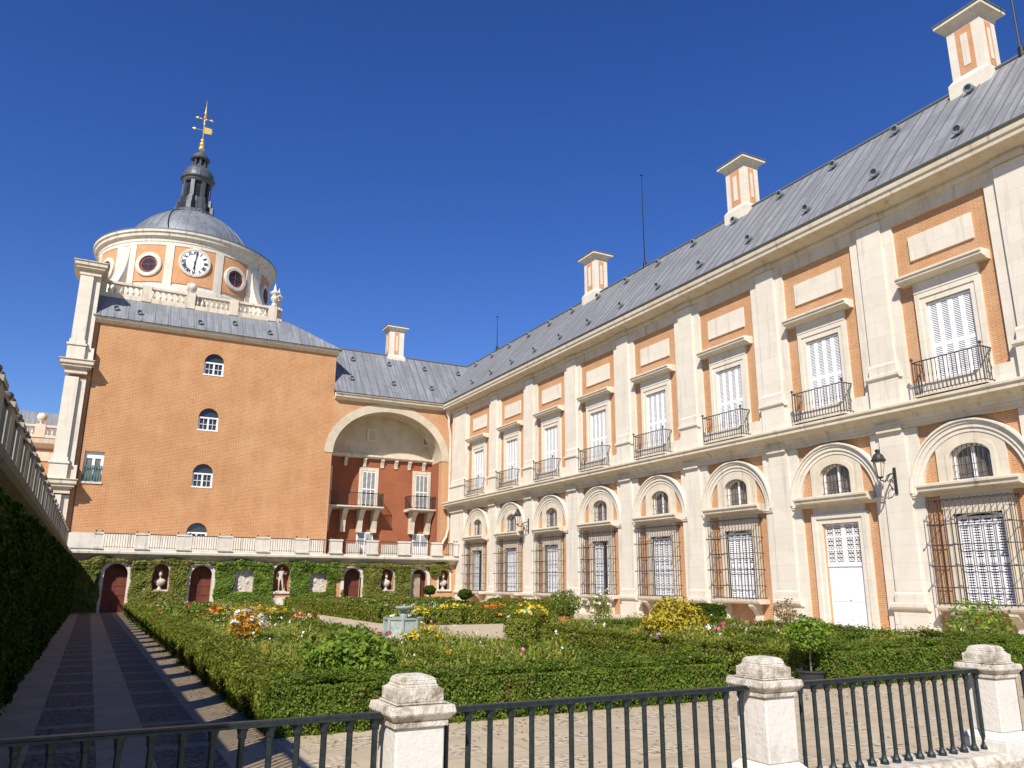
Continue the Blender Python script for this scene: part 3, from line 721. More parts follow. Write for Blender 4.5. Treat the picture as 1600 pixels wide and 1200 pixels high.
m = MB(); m.prism([(YR+.01, 12.0), (YR-.30, 12.05), (YR-.38, 12.15), (YR-.38, 12.3), (YR+.01, 12.35)], 'x', AX0, AX1); put('loggia_cornice', m, TRIM, aw, AO)
def corbel(x, z, d, h, w, par, mat=TRIM):
    k = MB(); k.prism([(YR+.01, z), (YR-d, z), (YR-d, z-.14), (YR-d*.75, z-.3*h), (YR-d*.45, z-.6*h), (YR-d*.3, z-.85*h), (YR-d*.3, z-h), (YR+.01, z-h)], 'x', x-w/2, x+w/2)
    return put('corbel', k, mat, par, (x, YR, z))
for x in (18.1, 19.75, 21.35, 22.6, 23.85, 25.2): corbel(x, 12.0, .3, .72, .28, aw)
m = MB(); 
def ldoor(c, w, z0, z1):
    o = (c, YR, z0); f = MB(); 
    for s in (-1, 1):
        a, b = sorted((c+s*w, c+s*(w+.26))); f.box(a, b, YR-.07, YR+.01, z0, z1+.28)
    f.box(c-w, c+w, YR-.07, YR+.01, z1, z1+.28)
    d = put('loggia_door', f, TRIM, aw, o)
    g = MB(); g.box(c-w, c+w, YR-.03, YR+.012, z0, z1)
    for i in range(3):
        for zz in ((z0+.15, z0+1.35), (z0+1.5, z1-.15)): pass
    put('shutter_frame', g, WHITE, d, o)
    q = MB()
    for i in range(3):
        a = c-w+.1+i*(2*w-.08)/3; b = a+(2*w-.32)/3
        for (a0, a1) in ((z0+.12, z0+(z1-z0)*.46), (z0+(z1-z0)*.52, z1-.1)):
            z = a0
            while z < a1: q.box(a, b, YR-.05, YR-.028, z, z+.05); z += .1
    put('shutter_slats', q, LIRON, d, o)
ldoor(20.2, .6, 7.85, 10.95); ldoor(25.05, .6, 7.85, 10.95); ldoor(16.5, .25, 7.85, 10.9)
def lbalc(x0, x1, cxs, label=None):
    o = ((x0+x1)/2, YR-.8, 7.7); f = MB(); f.prism([(YR+.01, 7.55), (YR-1.35, 7.62), (YR-1.48, 7.70), (YR-1.48, 7.80), (YR+.01, 7.82)], 'x', x0, x1)
    b = put('loggia_balcony', f, TRIM, aw, o)
    g = MB(); Y0 = YR-1.40
    g.box(x0+.05, x1-.05, Y0-.02, Y0+.02, 8.86, 8.91); g.box(x0+.05, x1-.05, Y0-.015, Y0+.015, 7.88, 7.91)
    x = x0+.06
    while x < x1-.04: g.box(x-.011, x+.011, Y0-.011, Y0+.011, 7.82, 8.88); x += .13
    for xx in (x0+.06, x1-.06): 
        g.box(xx-.02, xx+.02, Y0, YR, 8.86, 8.91); y = Y0
        while y < YR: g.box(xx-.011, xx+.011, y-.011, y+.011, 7.82, 8.88); y += .13
    put('railing', g, FIRON, b, o)
    for cx in cxs:
        k = MB(); k.prism([(YR+.01, 7.6), (YR-1.2, 7.6), (YR-1.25, 7.45), (YR-.95, 7.2), (YR-.6, 6.7), (YR-.45, 6.0), (YR-.45, 5.7), (YR+.01, 5.7)], 'x', cx-.21, cx+.21); put('bracket', k, TRIM, b, (cx, YR, 7.6))
lbalc(16.25, 21.2, (16.65, 18.05, 19.5, 20.75)); lbalc(23.5, 25.93, (24.15, 25.6))
for c in (20.1, 25.1):
    o = (c, YR, 3.8); f = MB(); f.box(c-.72, c+.72, YR-.05, YR+.012, 3.7, 5.75); d = put('loggia_window', f, WHITE, aw, o)
    g = MB()
    for s in (-1, 1): a, b = sorted((c+s*.06, c+s*.62)); g.box(a, b, YR-.06, YR-.045, 4.7, 5.65)
    put('pane', g, M('pale_glass', (.30, .33, .34), .15), d, o)
m = MB(); m.box(19.85, 20.97, YR-.06, YR+.012, 13.55, 14.65); sq = put('attic_hatch', m, TRIM, aw, (20.4, YR, 14)); m = MB(); m.box(20.05, 20.77, YR-.075, YR-.05, 13.7, 14.5); put('panel', m, PLAST, sq, (20.4, YR, 14))
m = MB(); m.box(24.95, 25.75, YR-.28, YR+.01, 13.55, 14.35); ac = put('air_vent_box', m, TRIM, aw, (25.3, YR, 14)); m = MB()
for k in range(4): m.box(25.05+k*.16, 25.13+k*.16, YR-.292, YR-.27, 13.65, 14.25)
put('louvre', m, BLACK, ac, (25.3, YR, 14))
for a, b in ((17.1, 17.5), (18.6, 19.6), (21.6, 23.0)):
    m = MB(); m.box(a, b, YR-.5, YR+.01, 3.7, 4.75); put('loggia_dado', m, TERR, aw, (a, YR, 3.7))
m = MB(); m.prism([(YB+.01, 16.35), (YB-.12, 16.38), (YB-.2, 16.46), (YB-.46, 16.56), (YB-.5, 16.74), (YB-.6, 16.80), (YB-.6, 16.9), (YB+.01, 16.9)], 'x', 16.15, 26.1); put('eaves_cornice', m, TRIM, aw, AO)
m = MB(); ye = YB-.68
def rz2(y): return 16.92+1.18*(y-ye)
m.add([(16.0, ye, 16.92), (25.66, ye, 16.92), (29.85, 65.75, rz2(65.75)-.02), (29.85, 65.75, rz2(65.75)-.02), (16.0, 65.75, rz2(65.75)), (16.0, 70., 16.9), (29.9, 70., 16.9)], [(0, 1, 2, 4), (4, 2, 6, 5)])
ar = put('roof', m, SLY, aw, AO)
m = MB(); x = 16.3
while x < 29.2:
    y0 = max(ye, ye+(x-25.7)*1.0); 
    if y0 < 65.5: m.add([(x-.02, y0, rz2(y0)), (x+.02, y0, rz2(y0)), (x+.02, 65.75, rz2(65.75)), (x-.02, 65.75, rz2(65.75)), (x-.02, y0, rz2(y0)+.045), (x+.02, y0, rz2(y0)+.045), (x+.02, 65.75, rz2(65.75)+.045), (x-.02, 65.75, rz2(65.75)+.045)], [(4, 5, 6, 7), (0, 4, 7, 3), (1, 2, 6, 5), (0, 1, 5, 4)])
    x += .72
put('roof_seams', m, SEAM, ar, AO)
m = MB(); m.tube([(16.2, 65.75, rz2(65.75)+.02), (29.8, 65.75, rz2(65.75)+.02)], .09, 8); m.tube([(25.66, ye, 16.95), (29.8, 65.72, rz2(65.72)+.0)], .05, 6); put('ridge_capping', m, SEAM, ar, AO)
va = vent(18.12, 64.75, rz2(64.75), 0, -1, ar, AO)
for dx, dy in ((3.35, 0), (6.75, 0), (10.1, 0), (-.5, -1.9), (3.2, -1.9), (6.75, -1.9)): dup(va, (dx, dy, 1.18*dy))
ca = chimney(22.45, 66.1, 21.55, aw, .70, .53)
m = MB(); px, py = 26.30, 61.85
m.lathe([(.08, 16.55), (.2, 16.5), (.34, 16.3), (.34, 16.2), (.24, 15.95), (.12, 15.7), (.11, 15.5)], px, py-.02, 10)
m.tube([(px, py, 15.7), (px, py, 15.2), (px+.25, py+.2, 14.3), (px+.3, py+.22, 13.7), (px+.3, py+.22, 6.2), (px+.1, py+.2, 5.4), (px-.45, py+.2, 4.6), (px-.45, py+.2, 3.7)], .11, 8); put('drainpipe', m, PIPE, aw, AO, smooth=True)

# ================================================================== clock tower
TO = (6.5, YB, 3.6)
tw = thing('clock_tower', 'orange brick tower block with lead dome, white clock and golden weathervane', 'tower', TO)
TX0, TX1 = -3.1, 16.1
m = MB(); wins = [(8.45, 9.5, .72), (12.77, 13.79, .72), (17.12, 18.14, .72)]
m.wall('y', TX0, TX1, 3.0, 20.3, YB, YB+.6, [(-.77, .63, [(8.4, 10.58, 0)]), (6.57, .72, [(4.2, 5.12, .72)]+wins)])
m.box(TX0, TX1, YB+.6, YB+19, 3., 20.25); put('wall', m, TBRICK, tw, TO)
for k, (zb, zs, r) in enumerate([(4.2, 5.12, .72)]+wins):
    c = 6.57; o = (c, YB, zb); f = MB(); n = 16
    inner = [(c+.72*cos(pi*i/n), zs+.72*sin(pi*i/n)) for i in range(n+1)]
    f.plate([(c+.94*cos(pi*i/n), zs+.94*sin(pi*i/n)) for i in range(n+1)], [(c+.73*cos(pi*i/n), zs+.73*sin(pi*i/n)) for i in range(n+1)], 'y', YB-.012, YB+.02)
    w = put('arched_window', f, TBRICK, tw, o)
    g = MB(); zz = zs-.02
    g.box(c-.72, c+.72, YB+.10, YB+.22, zz-.05, zz+.06); g.box(c-.06, c+.06, YB+.12, YB+.2, zb+.05, zz)
    for s in (-1, 1):
        a, b = sorted((c+s*.60, c+s*.72)); g.box(a, b, YB+.12, YB+.21, zb+.05, zz)
        a, b = sorted((c+s*.06, c+s*.6)); g.box(a, b, YB+.15, YB+.18, zb+(zs-zb)*.5-.02, zb+(zs-zb)*.5+.02); g.box((a+b)/2-.015, (a+b)/2+.015, YB+.15, YB+.18, zb, zz)
    g.box(c-.74, c+.74, YB-.03, YB+.25, zb-.02, zb+.08)
    put('frame', g, WHITE, w, o)
    q = MB(); q.box(c-.75, c+.75, YB+.23, YB+.28, zb, zs+.75); put('pane', q, GLASS, w, o)
c = -.77; o = (c, YB, 8.4)
g = MB(); g.box(c-.70, c+.70, YB-.08, YB+.2, 8.28, 8.42); w = put('rectangular_window', g, TERR, tw, o)
g = MB(); g.box(c-.63, c+.63, YB+.2, YB+.25, 10.1, 10.58); g.box(c-.09, c+.09, YB+.2, YB+.25, 8.4, 10.1)
for s in (-1, 1): a, b = sorted((c+s*.45, c+s*.63)); g.box(a, b, YB+.2, YB+.25, 8.4, 10.1)
put('frame', g, WHITE, w, o)
q = MB(); q.box(c-.65, c+.65, YB+.26, YB+.3, 8.4, 10.6); put('pane', q, CURT, w, o)
q = MB(); q.box(c-.62, c+.62, YB+.04, YB+.1, 9.5, 9.58)
for x in np.linspace(c-.55, c+.55, 7): q.lathe([(.03, 8.42), (.05, 8.6), (.07, 8.75), (.03, 9.1), (.04, 9.5)], x, YB+.08, 6)
put('railing', q, M('green_iron', (.10, .17, .15), .5), w, o)
m = MB(); m.prism([(YB+.02, 20.1), (YB-.1, 20.12), (YB-.16, 20.2), (YB-.34, 20.32), (YB-.4, 20.5), (YB+.02, 20.5)], 'x', -1.95, TX1+.15); m.box(TX1, TX1+.16, YB, YB+19, 20.12, 20.5); put('eaves_cornice', m, TRIM, tw, TO)
# tower skirt roof
BX0, BX1, BY0, BY1 = -2.45, 11.45, 64.0, 80.
RX0, RX1, RY0, RY1 = -2.1, TX1+.35, YB-.5, YB+19.4; RZ = 20.52
tz = 22.9; dx = 2.5
m = MB(); IX1 = RX1-4.2
m.add([(RX0, RY0, RZ), (RX1, RY0, RZ), (RX1, RY1, RZ), (RX0, RY1, RZ), (RX0, BY0-.02, tz), (IX1, BY0-.02, tz), (IX1, BY1, tz), (RX0, BY1, tz)], [(0, 1, 5, 4), (1, 2, 6, 5), (4, 5, 6, 7), (0, 4, 7, 3), (3, 7, 6, 2)])
sl = (tz-RZ)/(BY0-RY0)
x = RX0+.4
while x < RX1-.4:
    t1 = 1. if x < IX1 else max((RX1-x)/(RX1-IX1), .05); y1 = RY0+(BY0-RY0)*t1; z1 = RZ+(tz-RZ)*t1
    m.add([(x-.025, RY0, RZ), (x+.025, RY0, RZ), (x+.025, y1, z1), (x-.025, y1, z1), (x-.025, RY0-.02, RZ+.06), (x+.025, RY0-.02, RZ+.06), (x+.025, y1, z1+.06), (x-.025, y1, z1+.06)], [(4, 5, 6, 7), (0, 4, 7, 3), (1, 2, 6, 5), (0, 1, 5, 4)])
    x += .92
tr = put('skirt_roof', m, SLY, tw, TO)
vb = vent(.9, RY0+.7, RZ+.7*sl, 0, -1, tr, TO)
for dx_, dy_ in ((-2.2, .1), (3.7, -.1), (6.3, .35), (9.0, -.1), ): dup(vb, (dx_+.6, dy_, dy_*sl))
m = MB(); m.tube([(-1.62, YB-.03, 20.1), (-1.66, YB-.03, 14.), (-1.6, YB-.03, 4.9)], .022, 5); put('cable', m, BLACK, tw, TO)
# corner giant pilaster
m = MB()
def tp(x0, x1, yf, z0, z1, yb=YB+.05): m.box(x0, x1, yf, yb, z0, z1)
for z0, z1 in ((3.0, 7.35), (8.45, 15.7), (16.95, 23.75)):
    yb = YB+1.6 if z0 > 16 else YB+.05
    tp(-3.28, -2.42, YB-.62, z0, z1, yb); tp(-3.1, -1.95, YB-.38, z0, z1-.002, yb-.01)
for z0 in (8.45, 16.95):
    yb = YB+1.61 if z0 > 16 else YB+.06
    tp(-3.42, -2.28, YB-.74, z0, z0+1.05, yb); tp(-3.30, -1.72, YB-.5, z0, z0+1.0, yb-.01)
    tp(-3.50, -2.22, YB-.82, z0+1.05, z0+1.2, yb); tp(-3.36, -2.34, YB-.68, z0+1.2, z0+1.5, yb+.01)
put('corner_pilaster', m, STONE, tw, TO)
for zt in (8.4, 16.9, 24.35):
    m = MB(); yb = YB+.1 if zt < 24 else YB+1.75
    for (e, z0, z1) in ((.06, zt-.95, zt-.78), (.14, zt-.62, zt-.5), (.30, zt-.5, zt-.3), (.42, zt-.3, zt-.02)):
        tp(-3.3-e, -2.0+e*.9, YB-.62-e, z0, z1, yb+(e if zt > 24 else 0))
    tp(-3.29, -2.0, YB-.63, zt-.78, zt-.62, yb); tp(-3.82, -1.55, YB-1.12, zt-.02, zt+.03, yb+(.5 if zt > 24 else 0))
    put('pilaster_cornice', m, TRIM, tw, (-2.6, YB, zt))
# roof balustrade
def balprof(x, y, z, h, r): return [(r*.9, z), (r*.9, z+.06*h), (r*.5, z+.1*h), (r, z+.3*h), (r*.85, z+.42*h), (r*.4, z+.62*h), (r*.45, z+.8*h), (r*.9, z+.9*h), (r*.9, z+h)]
m = MB()
def balus(x0, x1, y, z, axis='x', h=.80, pitch=.40):
    n = max(int(round((x1-x0)/pitch)), 1)
    for i in range(n):
        u = x0+(i+.5)*(x1-x0)/n
        if axis == 'x': m.lathe(balprof(u, y, z, h, .135), u, y, 8)
        else: m.lathe(balprof(y, u, z, h, .135), y, u, 8)
bz = 22.95
for (a, b, y) in ((BX0, BX1, BY0),):
    m.box(a, b, y-.22, y+.22, bz-.25, bz+.10); m.box(a, b, y-.2, y+.2, bz+.90, bz+1.08)
m.box(BX1-.22, BX1+.22, BY0, BY0+14.5, bz-.25, bz+.14); m.box(BX1-.2, BX1+.2, BY0, BY0+14.5, bz+.86, bz+1.08)
posts = [-1.9, 1.25, 4.45, 7.75, 10.85]
for p in posts: m.box(p-.34, p+.34, BY0-.27, BY0+.27, bz-.2, bz+1.12)
for a, b in zip(posts[:-1], posts[1:]): balus(a+.34, b-.34, BY0, bz+.10)
for yy in (BY0+.75, BY0+4, BY0+7.5, BY0+11): m.box(BX1-.27, BX1+.27, yy-.4, yy+.4, bz-.2, bz+1.12)
for a, b in zip((BY0+1.15, BY0+4.4, BY0+7.9), (BY0+3.6, BY0+7.1, BY0+10.6)): balus(a, b, BX1, bz+.14, 'y')
rb = put('roof_balustrade', m, TRIM, tw, TO)
def urn(x, y, z):
    u = MB(); u.frus(x, y, z, z+.3, .22, .18); u.lathe([(.1, z+.3), (.12, z+.42), (.28, z+.62), (.32, z+.8), (.2, z+1.0), (.14, z+1.08), (.40, z+1.18), (.42, z+1.26), (.22, z+1.4), (.12, z+1.6), (.1, z+1.75), (.05, z+1.95), (.001, z+2.15)], x, y, 12)
    return put('urn', u, TERR, rb, (x, y, z), smooth=True)
u0 = urn(10.95, BY0, bz+1.1); dup(u0, (.5, .95, 0)); dup(u0, (-13.0, 0, -.9)); dup(u0, (-13.9, .9, -.9))
m = MB(); m.lathe([(.12, bz+1.1), (.14, bz+1.2), (.36, bz+1.35), (.42, bz+1.62), (.34, bz+1.9), (.001, bz+2.05)], 4.45, BY0, 12); put('ball_finial', m, TERR, rb, (4.45, BY0, bz+1.1), smooth=True)
# drum
DC = (4.5, 72.); DR = 7.15; NN = 96
m = MB(); m.lathe([(DR-.05, 22.6), (DR-.05, 28.6)], *DC, NN); m.lathe([(DR+.12, 23.), (DR+.12, 24.75), (DR-.02, 24.85)], *DC, NN)
def polar(a, r): return (DC[0]+r*sin(a), DC[1]-r*cos(a))     # a = 0 faces the court
def curved(mb, a0, a1, r0, r1, z0, z1, n=8):
    vs = []
    for i in range(n+1):
        a = a0+(a1-a0)*i/n
        for r in (r0, r1):
            x, y = polar(a, r); vs += [(x, y, z0), (x, y, z1)]
    fs = []
    for i in range(n):
        b = 4*i; fs += [(b, b+4, b+5, b+1), (b+2, b+3, b+7, b+6), (b+1, b+5, b+7, b+3), (b, b+2, b+6, b+4)]
    fs += [(0, 1, 3, 2), (4*n, 4*n+2, 4*n+3, 4*n+1)]
    mb.add(vs, fs)
curved(m, -pi, pi, DR-.1, DR+.06, 28.3, 28.75, NN)
rad = radians
pil = [15.5, 39.9, 50.1, 74.5]
for q in range(4):
    for a in pil:
        a = rad(a+90*q); curved(m, a-.046, a+.046, DR-.1, DR+.08, 24.7, 28.4, 3)
drum = put('drum', m, TERR, tw, (DC[0], DC[1], 23.))
for q in range(4):
    for a, hw in ((0, 12.7), (27.9, 9.5), (62.1, 9.5)):
        aa = rad(a-90+90*q); h = rad(hw)
        m = MB(); curved(m, aa-h, aa+h, DR-.1, DR+.02, 25.1, 28.3, 6); put('drum_panel', m, DRUMP, drum, (*polar(aa, DR), 25.1))
m = MB(); m.lathe([(DR, 28.55), (DR+.1, 28.6), (DR+.12, 28.8), (DR+.22, 28.92), (DR+.36, 29.0), (DR+.4, 29.2), (DR+.52, 29.3), (DR+.54, 29.5), (DR+.4, 29.56)], *DC, NN); put('drum_cornice', m, TERR, tw, (DC[0], DC[1], 29.), smooth=False)
m = MB(); m.lathe([(DR+.56, 29.5), (DR+.56, 29.6), (DR+.4, 29.66), (5.62, 29.95)], *DC, NN); put('drum_roof', m, SEAM, tw, (DC[0], DC[1], 29.))
# oculi
def disc_frame(a, zc, r0, r1, out, mat, name, par, n=28, depth=.12):
    mb = MB(); x0, y0 = polar(a, DR+out); tx, ty = cos(a), sin(a); nx, ny = sin(a), -cos(a)
    vs = []
    for r, d in ((r0, -.35), (r0, depth), (r1*.92, depth), (r1, depth*.55), (r1, -.2)):
        for k in range(n):
            t = 2*pi*k/n; u = r*cos(t); v = r*sin(t); vs.append((x0+tx*u+nx*d, y0+ty*u+ny*d, zc+v))
    fs = []
    for L in range(4): fs += [(L*n+k, L*n+(k+1) % n, (L+1)*n+(k+1) % n, (L+1)*n+k) for k in range(n)]
    mb.add(vs, fs); return put(name, mb, mat, par, (x0, y0, zc))
def disc(a, zc, r, out, mat, name, par, n=28):
    mb = MB(); x0, y0 = polar(a, DR+out); tx, ty = cos(a), sin(a)
    mb.add([(x0+tx*r*cos(2*pi*k/n), y0+ty*r*cos(2*pi*k/n), zc+r*sin(2*pi*k/n)) for k in range(n)], [tuple(range(n))]); return put(name, mb, mat, par, (x0, y0, zc))
for q in range(4):
    for aq in (27.9, 62.1):
        a = rad(aq-90+90*q); fr = disc_frame(a, 26.55, .74, 1.06, .04, TERR, 'round_window', drum)
        rd = disc_frame(a, 26.55, .56, .75, .02, RFRAME, 'frame', fr, depth=.03)
        disc(a, 26.55, .76, .035, GLASS, 'pane', fr)
        mb = MB(); x0, y0 = polar(a, DR+.05); tx, ty = cos(a), sin(a)
        mb.tube([(x0-tx*.7, y0-ty*.7, 26.55), (x0+tx*.7, y0+ty*.7, 26.55)], .035, 4); mb.tube([(x0, y0, 25.85), (x0, y0, 27.25)], .035, 4); put('glazing_bar', mb, RFRAME, fr, (x0, y0, 26.55))
# volute buttresses
for q in range(4):
    a = rad(45+90*q); b = MB(); tx, ty = cos(a), sin(a); prof = [(DR-.2, 28.2)]+[(DR+.12+2.1*(1-s)**2.2, 23.+5.2*s) for s in np.linspace(1, 0, 12)]+[(DR-.2, 23.)]
    w = .42; vs = []
    for s in (-1, 1):
        for r, z in prof: x, y = polar(a, r); vs.append((x+tx*w*s, y+ty*w*s, z))
    n = len(prof); b.add(vs, [tuple(range(n)), tuple(range(n, 2*n))[::-1]]+[(i, n+i, n+(i+1) % n, (i+1) % n) for i in range(n)])
    put('volute_buttress', b, TERR, drum, (*polar(a, DR), 23.))
# clock
ck = disc_frame(0, 27.05, 1.10, 1.24, .06, TERR, 'clock', tw, 40, .06)
disc(0, 27.05, 1.12, .10, WHITE, 'dial', ck, 40)
yk = DC[1]-DR-.13
def txt(s, x, z, size, ang):
    cu = bpy.data.curves.new('numeral', 'FONT'); cu.body = s; cu.size = size; cu.align_x = 'CENTER'; cu.align_y = 'CENTER'; cu.extrude = .008; cu.offset = .006
    ob = bpy.data.objects.new('numeral', cu); COL.objects.link(ob)
    dg = bpy.context.evaluated_depsgraph_get(); me = bpy.data.meshes.new_from_object(ob.evaluated_get(dg)); bpy.data.objects.remove(ob)
    V = np.array([v.co for v in me.vertices]); F = [tuple(p.vertices) for p in me.polygons]; bpy.data.meshes.remove(me)
    V[:, 0] *= .8
    ca, sa = cos(ang), sin(ang)
    return [(x+v[0]*ca+v[1]*sa, yk-v[2], z-v[0]*sa+v[1]*ca) for v in V], F
nm = MB()
for k, s in enumerate(['XII', 'I', 'II', 'III', 'IIII', 'V', 'VI', 'VII', 'VIII', 'IX', 'X', 'XI']):
    a = 2*pi*k/12; v, f = txt(s, DC[0]+.83*sin(a), 27.05+.83*cos(a), .42, a); nm.add(v, f)
for k in range(60):
    a = 2*pi*k/60; x = DC[0]+1.06*sin(a); z = 27.05+1.06*cos(a); nm.box(x-.012, x+.012, yk-.01, yk+.01, z-.02, z+.02)
put('numerals', nm, BLACK, ck, (DC[0], yk, 27.05), recalc=False)
for ang, L, w in ((radians(9), .95, .035), (radians(182), .68, .05)):
    h = MB(); dx_, dz_ = sin(ang), cos(ang); px_, pz_ = dz_, -dx_
    P = [(-w*.6, -.12), (w*.6, -.12), (w, L*.7), (w*2, L*.78), (0, L), (-w*2, L*.78), (-w, L*.7)]
    h.prism([(DC[0]+px_*u+dx_*t, 27.05+pz_*u+dz_*t) for u, t in P], 'y', yk-.04, yk-.02); put('clock_hand', h, BLACK, ck, (DC[0], yk, 27.05))
h = MB(); h.lathe([(.001, -.06), (.08, -.05), (.08, 0)], 0, 0, 10); h.v = [(DC[0]+x, yk+z, 27.05+y) for x, y, z in h.v]; put('hub', h, BLACK, ck, (DC[0], yk, 27.05))
# dome
Rd, zd = 5.62, 28.75; DX = (4.45, 72.)
m = MB(); prof = [(Rd*cos(t), zd+Rd*sin(t)) for t in np.linspace(radians(11), radians(74), 22)]; m.lathe(prof, *DX, 96); dome = put('dome', m, LEAD, tw, (*DX, 29.6), smooth=True)
m = MB()
for k in range(40):
    a = 2*pi*k/40; m.tube([(DX[0]+(Rd+.01)*cos(t)*cos(a), DX[1]+(Rd+.01)*cos(t)*sin(a), zd+(Rd+.01)*sin(t)) for t in np.linspace(radians(11), radians(73), 9)], .035, 4, False)
put('dome_ribs', m, LEAD, dome, (*DX, 29.6))
m = MB(); m.tube([(DX[0]+(Rd+.04)*cos(t)*cos(a), DX[1]+(Rd+.04)*cos(t)*sin(a), zd+(Rd+.04)*sin(t)) for t, a in zip(np.linspace(radians(12), radians(73), 12), np.linspace(radians(-112), radians(-128), 12))], .05, 5); put('lightning_cable', m, BLACK, dome, (*DX, 30.))
vd = MB(); aa = radians(-84); t = radians(62); cx_, cy_, cz_ = DX[0]+Rd*cos(t)*cos(aa), DX[1]+Rd*cos(t)*sin(aa), zd+Rd*sin(t); vent(cx_, cy_, cz_-.05, 0, -1, dome, TO)
# lantern
m = MB(); X, Y = DX
m.lathe([(1.75, 33.9), (1.78, 34.35), (1.70, 34.5), (1.55, 34.55), (1.3, 34.6)], X, Y, 24)
m.lathe([(1.02, 34.5), (1.02, 37.75)], X, Y, 16)
for k in range(8):
    a = 2*pi*k/8+pi/8
    for r0, r1, w, z0, z1 in ((.9, 1.72, .2, 34.45, 35.2), (.9, 1.48, .17, 35.2, 35.9), (.9, 1.26, .17, 35.9, 37.75)):
        vs = []
        for r in (r0, r1):
            for s in (-1, 1):
                x = X+r*cos(a)-s*w*sin(a); y = Y+r*sin(a)+s*w*cos(a); vs += [(x, y, z0), (x, y, z1)]
        m.add(vs, [(0, 1, 3, 2), (4, 6, 7, 5), (0, 4, 5, 1), (2, 3, 7, 6), (1, 5, 7, 3), (0, 2, 6, 4)])
    a2 = a+pi/8
m.lathe([(1.25, 37.5), (1.36, 37.7), (1.38, 37.8), (1.52, 37.9), (1.54, 38.02), (1.42, 38.06)], X, Y, 24)
m.lathe([(1.42, 38.06), (1.38, 38.4), (1.2, 38.85), (.9, 39.2), (.62, 39.38)], X, Y, 24)
for k in range(8):
    a = 2*pi*k/8; x = X+.58*cos(a); y = Y+.58*sin(a); m.tube([(x, y, 39.3), (x, y, 40.1)], .1, 6)
m.lathe([(.36, 39.3), (.36, 40.1)], X, Y, 10)
m.lathe([(.66, 40.02), (.86, 40.1), (.90, 40.22), (.78, 40.3), (.62, 40.62), (.36, 40.85), (.12, 41.05), (.001, 41.1)], X, Y, 20)
lan = put('lantern', m, DLEAD, tw, (X, Y, 34.), smooth=False)
m = MB()
for k in range(8):
    a = 2*pi*k/8; tx, ty = -sin(a), cos(a); r = 1.03
    P = [(-.26, 36.05), (.26, 36.05)]+[(.26*cos(t), 37.2+.26*sin(t)) for t in np.linspace(0, pi, 9)]
    m.add([(X+r*cos(a)+tx*u, Y+r*sin(a)+ty*u, z) for u, z in P], [tuple(range(len(P)))])
    for j in range(7):
        z = 36.12+j*.15; m.add([(X+(r+.03)*cos(a)+tx*u, Y+(r+.03)*sin(a)+ty*u, z+dz) for u, dz in ((-.24, 0), (.24, 0), (.24, .07), (-.24, .07))], [(0, 1, 2, 3)])
put('louvred_opening', m, BLACK, lan, (X, Y, 36.), recalc=False)
# weathervane
m = MB(); m.ball((X, Y, 41.4), .27, 10); m.ball((X, Y, 41.85), .22, 10); m.ball((X, Y, 42.25), .17, 10); m.tube([(X, Y, 41.), (X, Y, 45.3), (X, Y, 46.6)], [.06, .045, .012], 8)
m.ball((X, Y, 45.2), .13, 8); m.ball((X, Y, 45.8), .07, 8)
for z in (44.0, 44.3, 44.75): m.ball((X, Y, z), .11, 8)
for s in (-1, 1):
    m.tube([(X, Y, 44.55), (X+s*.5, Y, 44.55)], .03, 6); m.tube([(X+s*.45, Y, 44.55), (X+s*.6, Y, 44.55), (X+s*.85, Y, 44.55)], [.04, .13, .01], 8)
    m.tube([(X, Y, 44.55), (X, Y+s*.5, 44.55), (X, Y+s*.62, 44.55), (X, Y+s*.85, 44.55)], [.03, .03, .12, .01], 6)
wv = put('weathervane', m, GOLD, tw, (X, Y, 41.), smooth=True)
m = MB(); m.prism([(X, 43.05), (X+.75, 43.1), (X+.65, 43.28), (X+.82, 43.38), (X+.66, 43.5), (X+.8, 43.68), (X, 43.72)], 'y', Y-.02, Y+.02); m.tube([(X, Y, 43.35), (X-.75, Y, 43.35)], .025, 5); m.tube([(X-.7, Y, 43.35), (X-.78, Y, 43.35), (X-1.02, Y, 43.35)], [.03, .12, .01], 8); put('flag', m, GOLD, wv, (X, Y, 43.))

# ================================================================== far wing behind the tower on the left
fw = thing('far_wing', 'distant orange and cream palace wing with roof balustrade behind the tower', 'palace wing', (-14, 80, 0))
m = MB(); m.box(-40, -3.0, 80, 92, -.5, 13.0); put('wall', m, BRICK, fw, (-14, 80, 0))
m = MB(); m.box(-40, -3, 79.9, 80.05, 11.9, 12.8); m.prism([(80.02, 13.), (79.7, 13.1), (79.3, 13.4), (79.2, 13.8), (80.02, 13.9)], 'x', -40, -3)
m.box(-40, -3, 79.4, 79.8, 13.9, 14.15); m.box(-40, -3, 79.42, 79.78, 14.85, 15.05)
for x in np.arange(-40, -3.2, 3.1): m.box(x, x+.8, 79.36, 79.84, 13.9, 15.1)
for x in np.arange(-40, -3.2, 3.1):
    for k in range(6): u = x+.8+.19+k*.383; m.lathe(balprof(u, 79.6, 14.15, .7, .12), u, 79.6, 6)
put('cornice_balustrade', m, TRIM, fw, (-14, 80, 0))
for x in np.arange(-40+9.3, -3.2, 3.1):
    b = MB(); b.lathe([(.14, 15.1), (.1, 15.3), (.36, 15.5), (.42, 15.75), (.34, 16.0), (.001, 16.15)], x+.4, 79.6, 10); put('ball_finial', b, TERR, fw, (x+.4, 79.6, 15.1), smooth=True)
m = MB(); m.add([(-40, 80.6, 13.9), (-3, 80.6, 13.9), (-3, 84, 17.), (-40, 84, 17.), (-3, 92, 13.9), (-40, 92, 13.9)], [(0, 1, 2, 3), (3, 2, 4, 5)]); put('roof', m, SLY, fw, (-14, 80, 0))

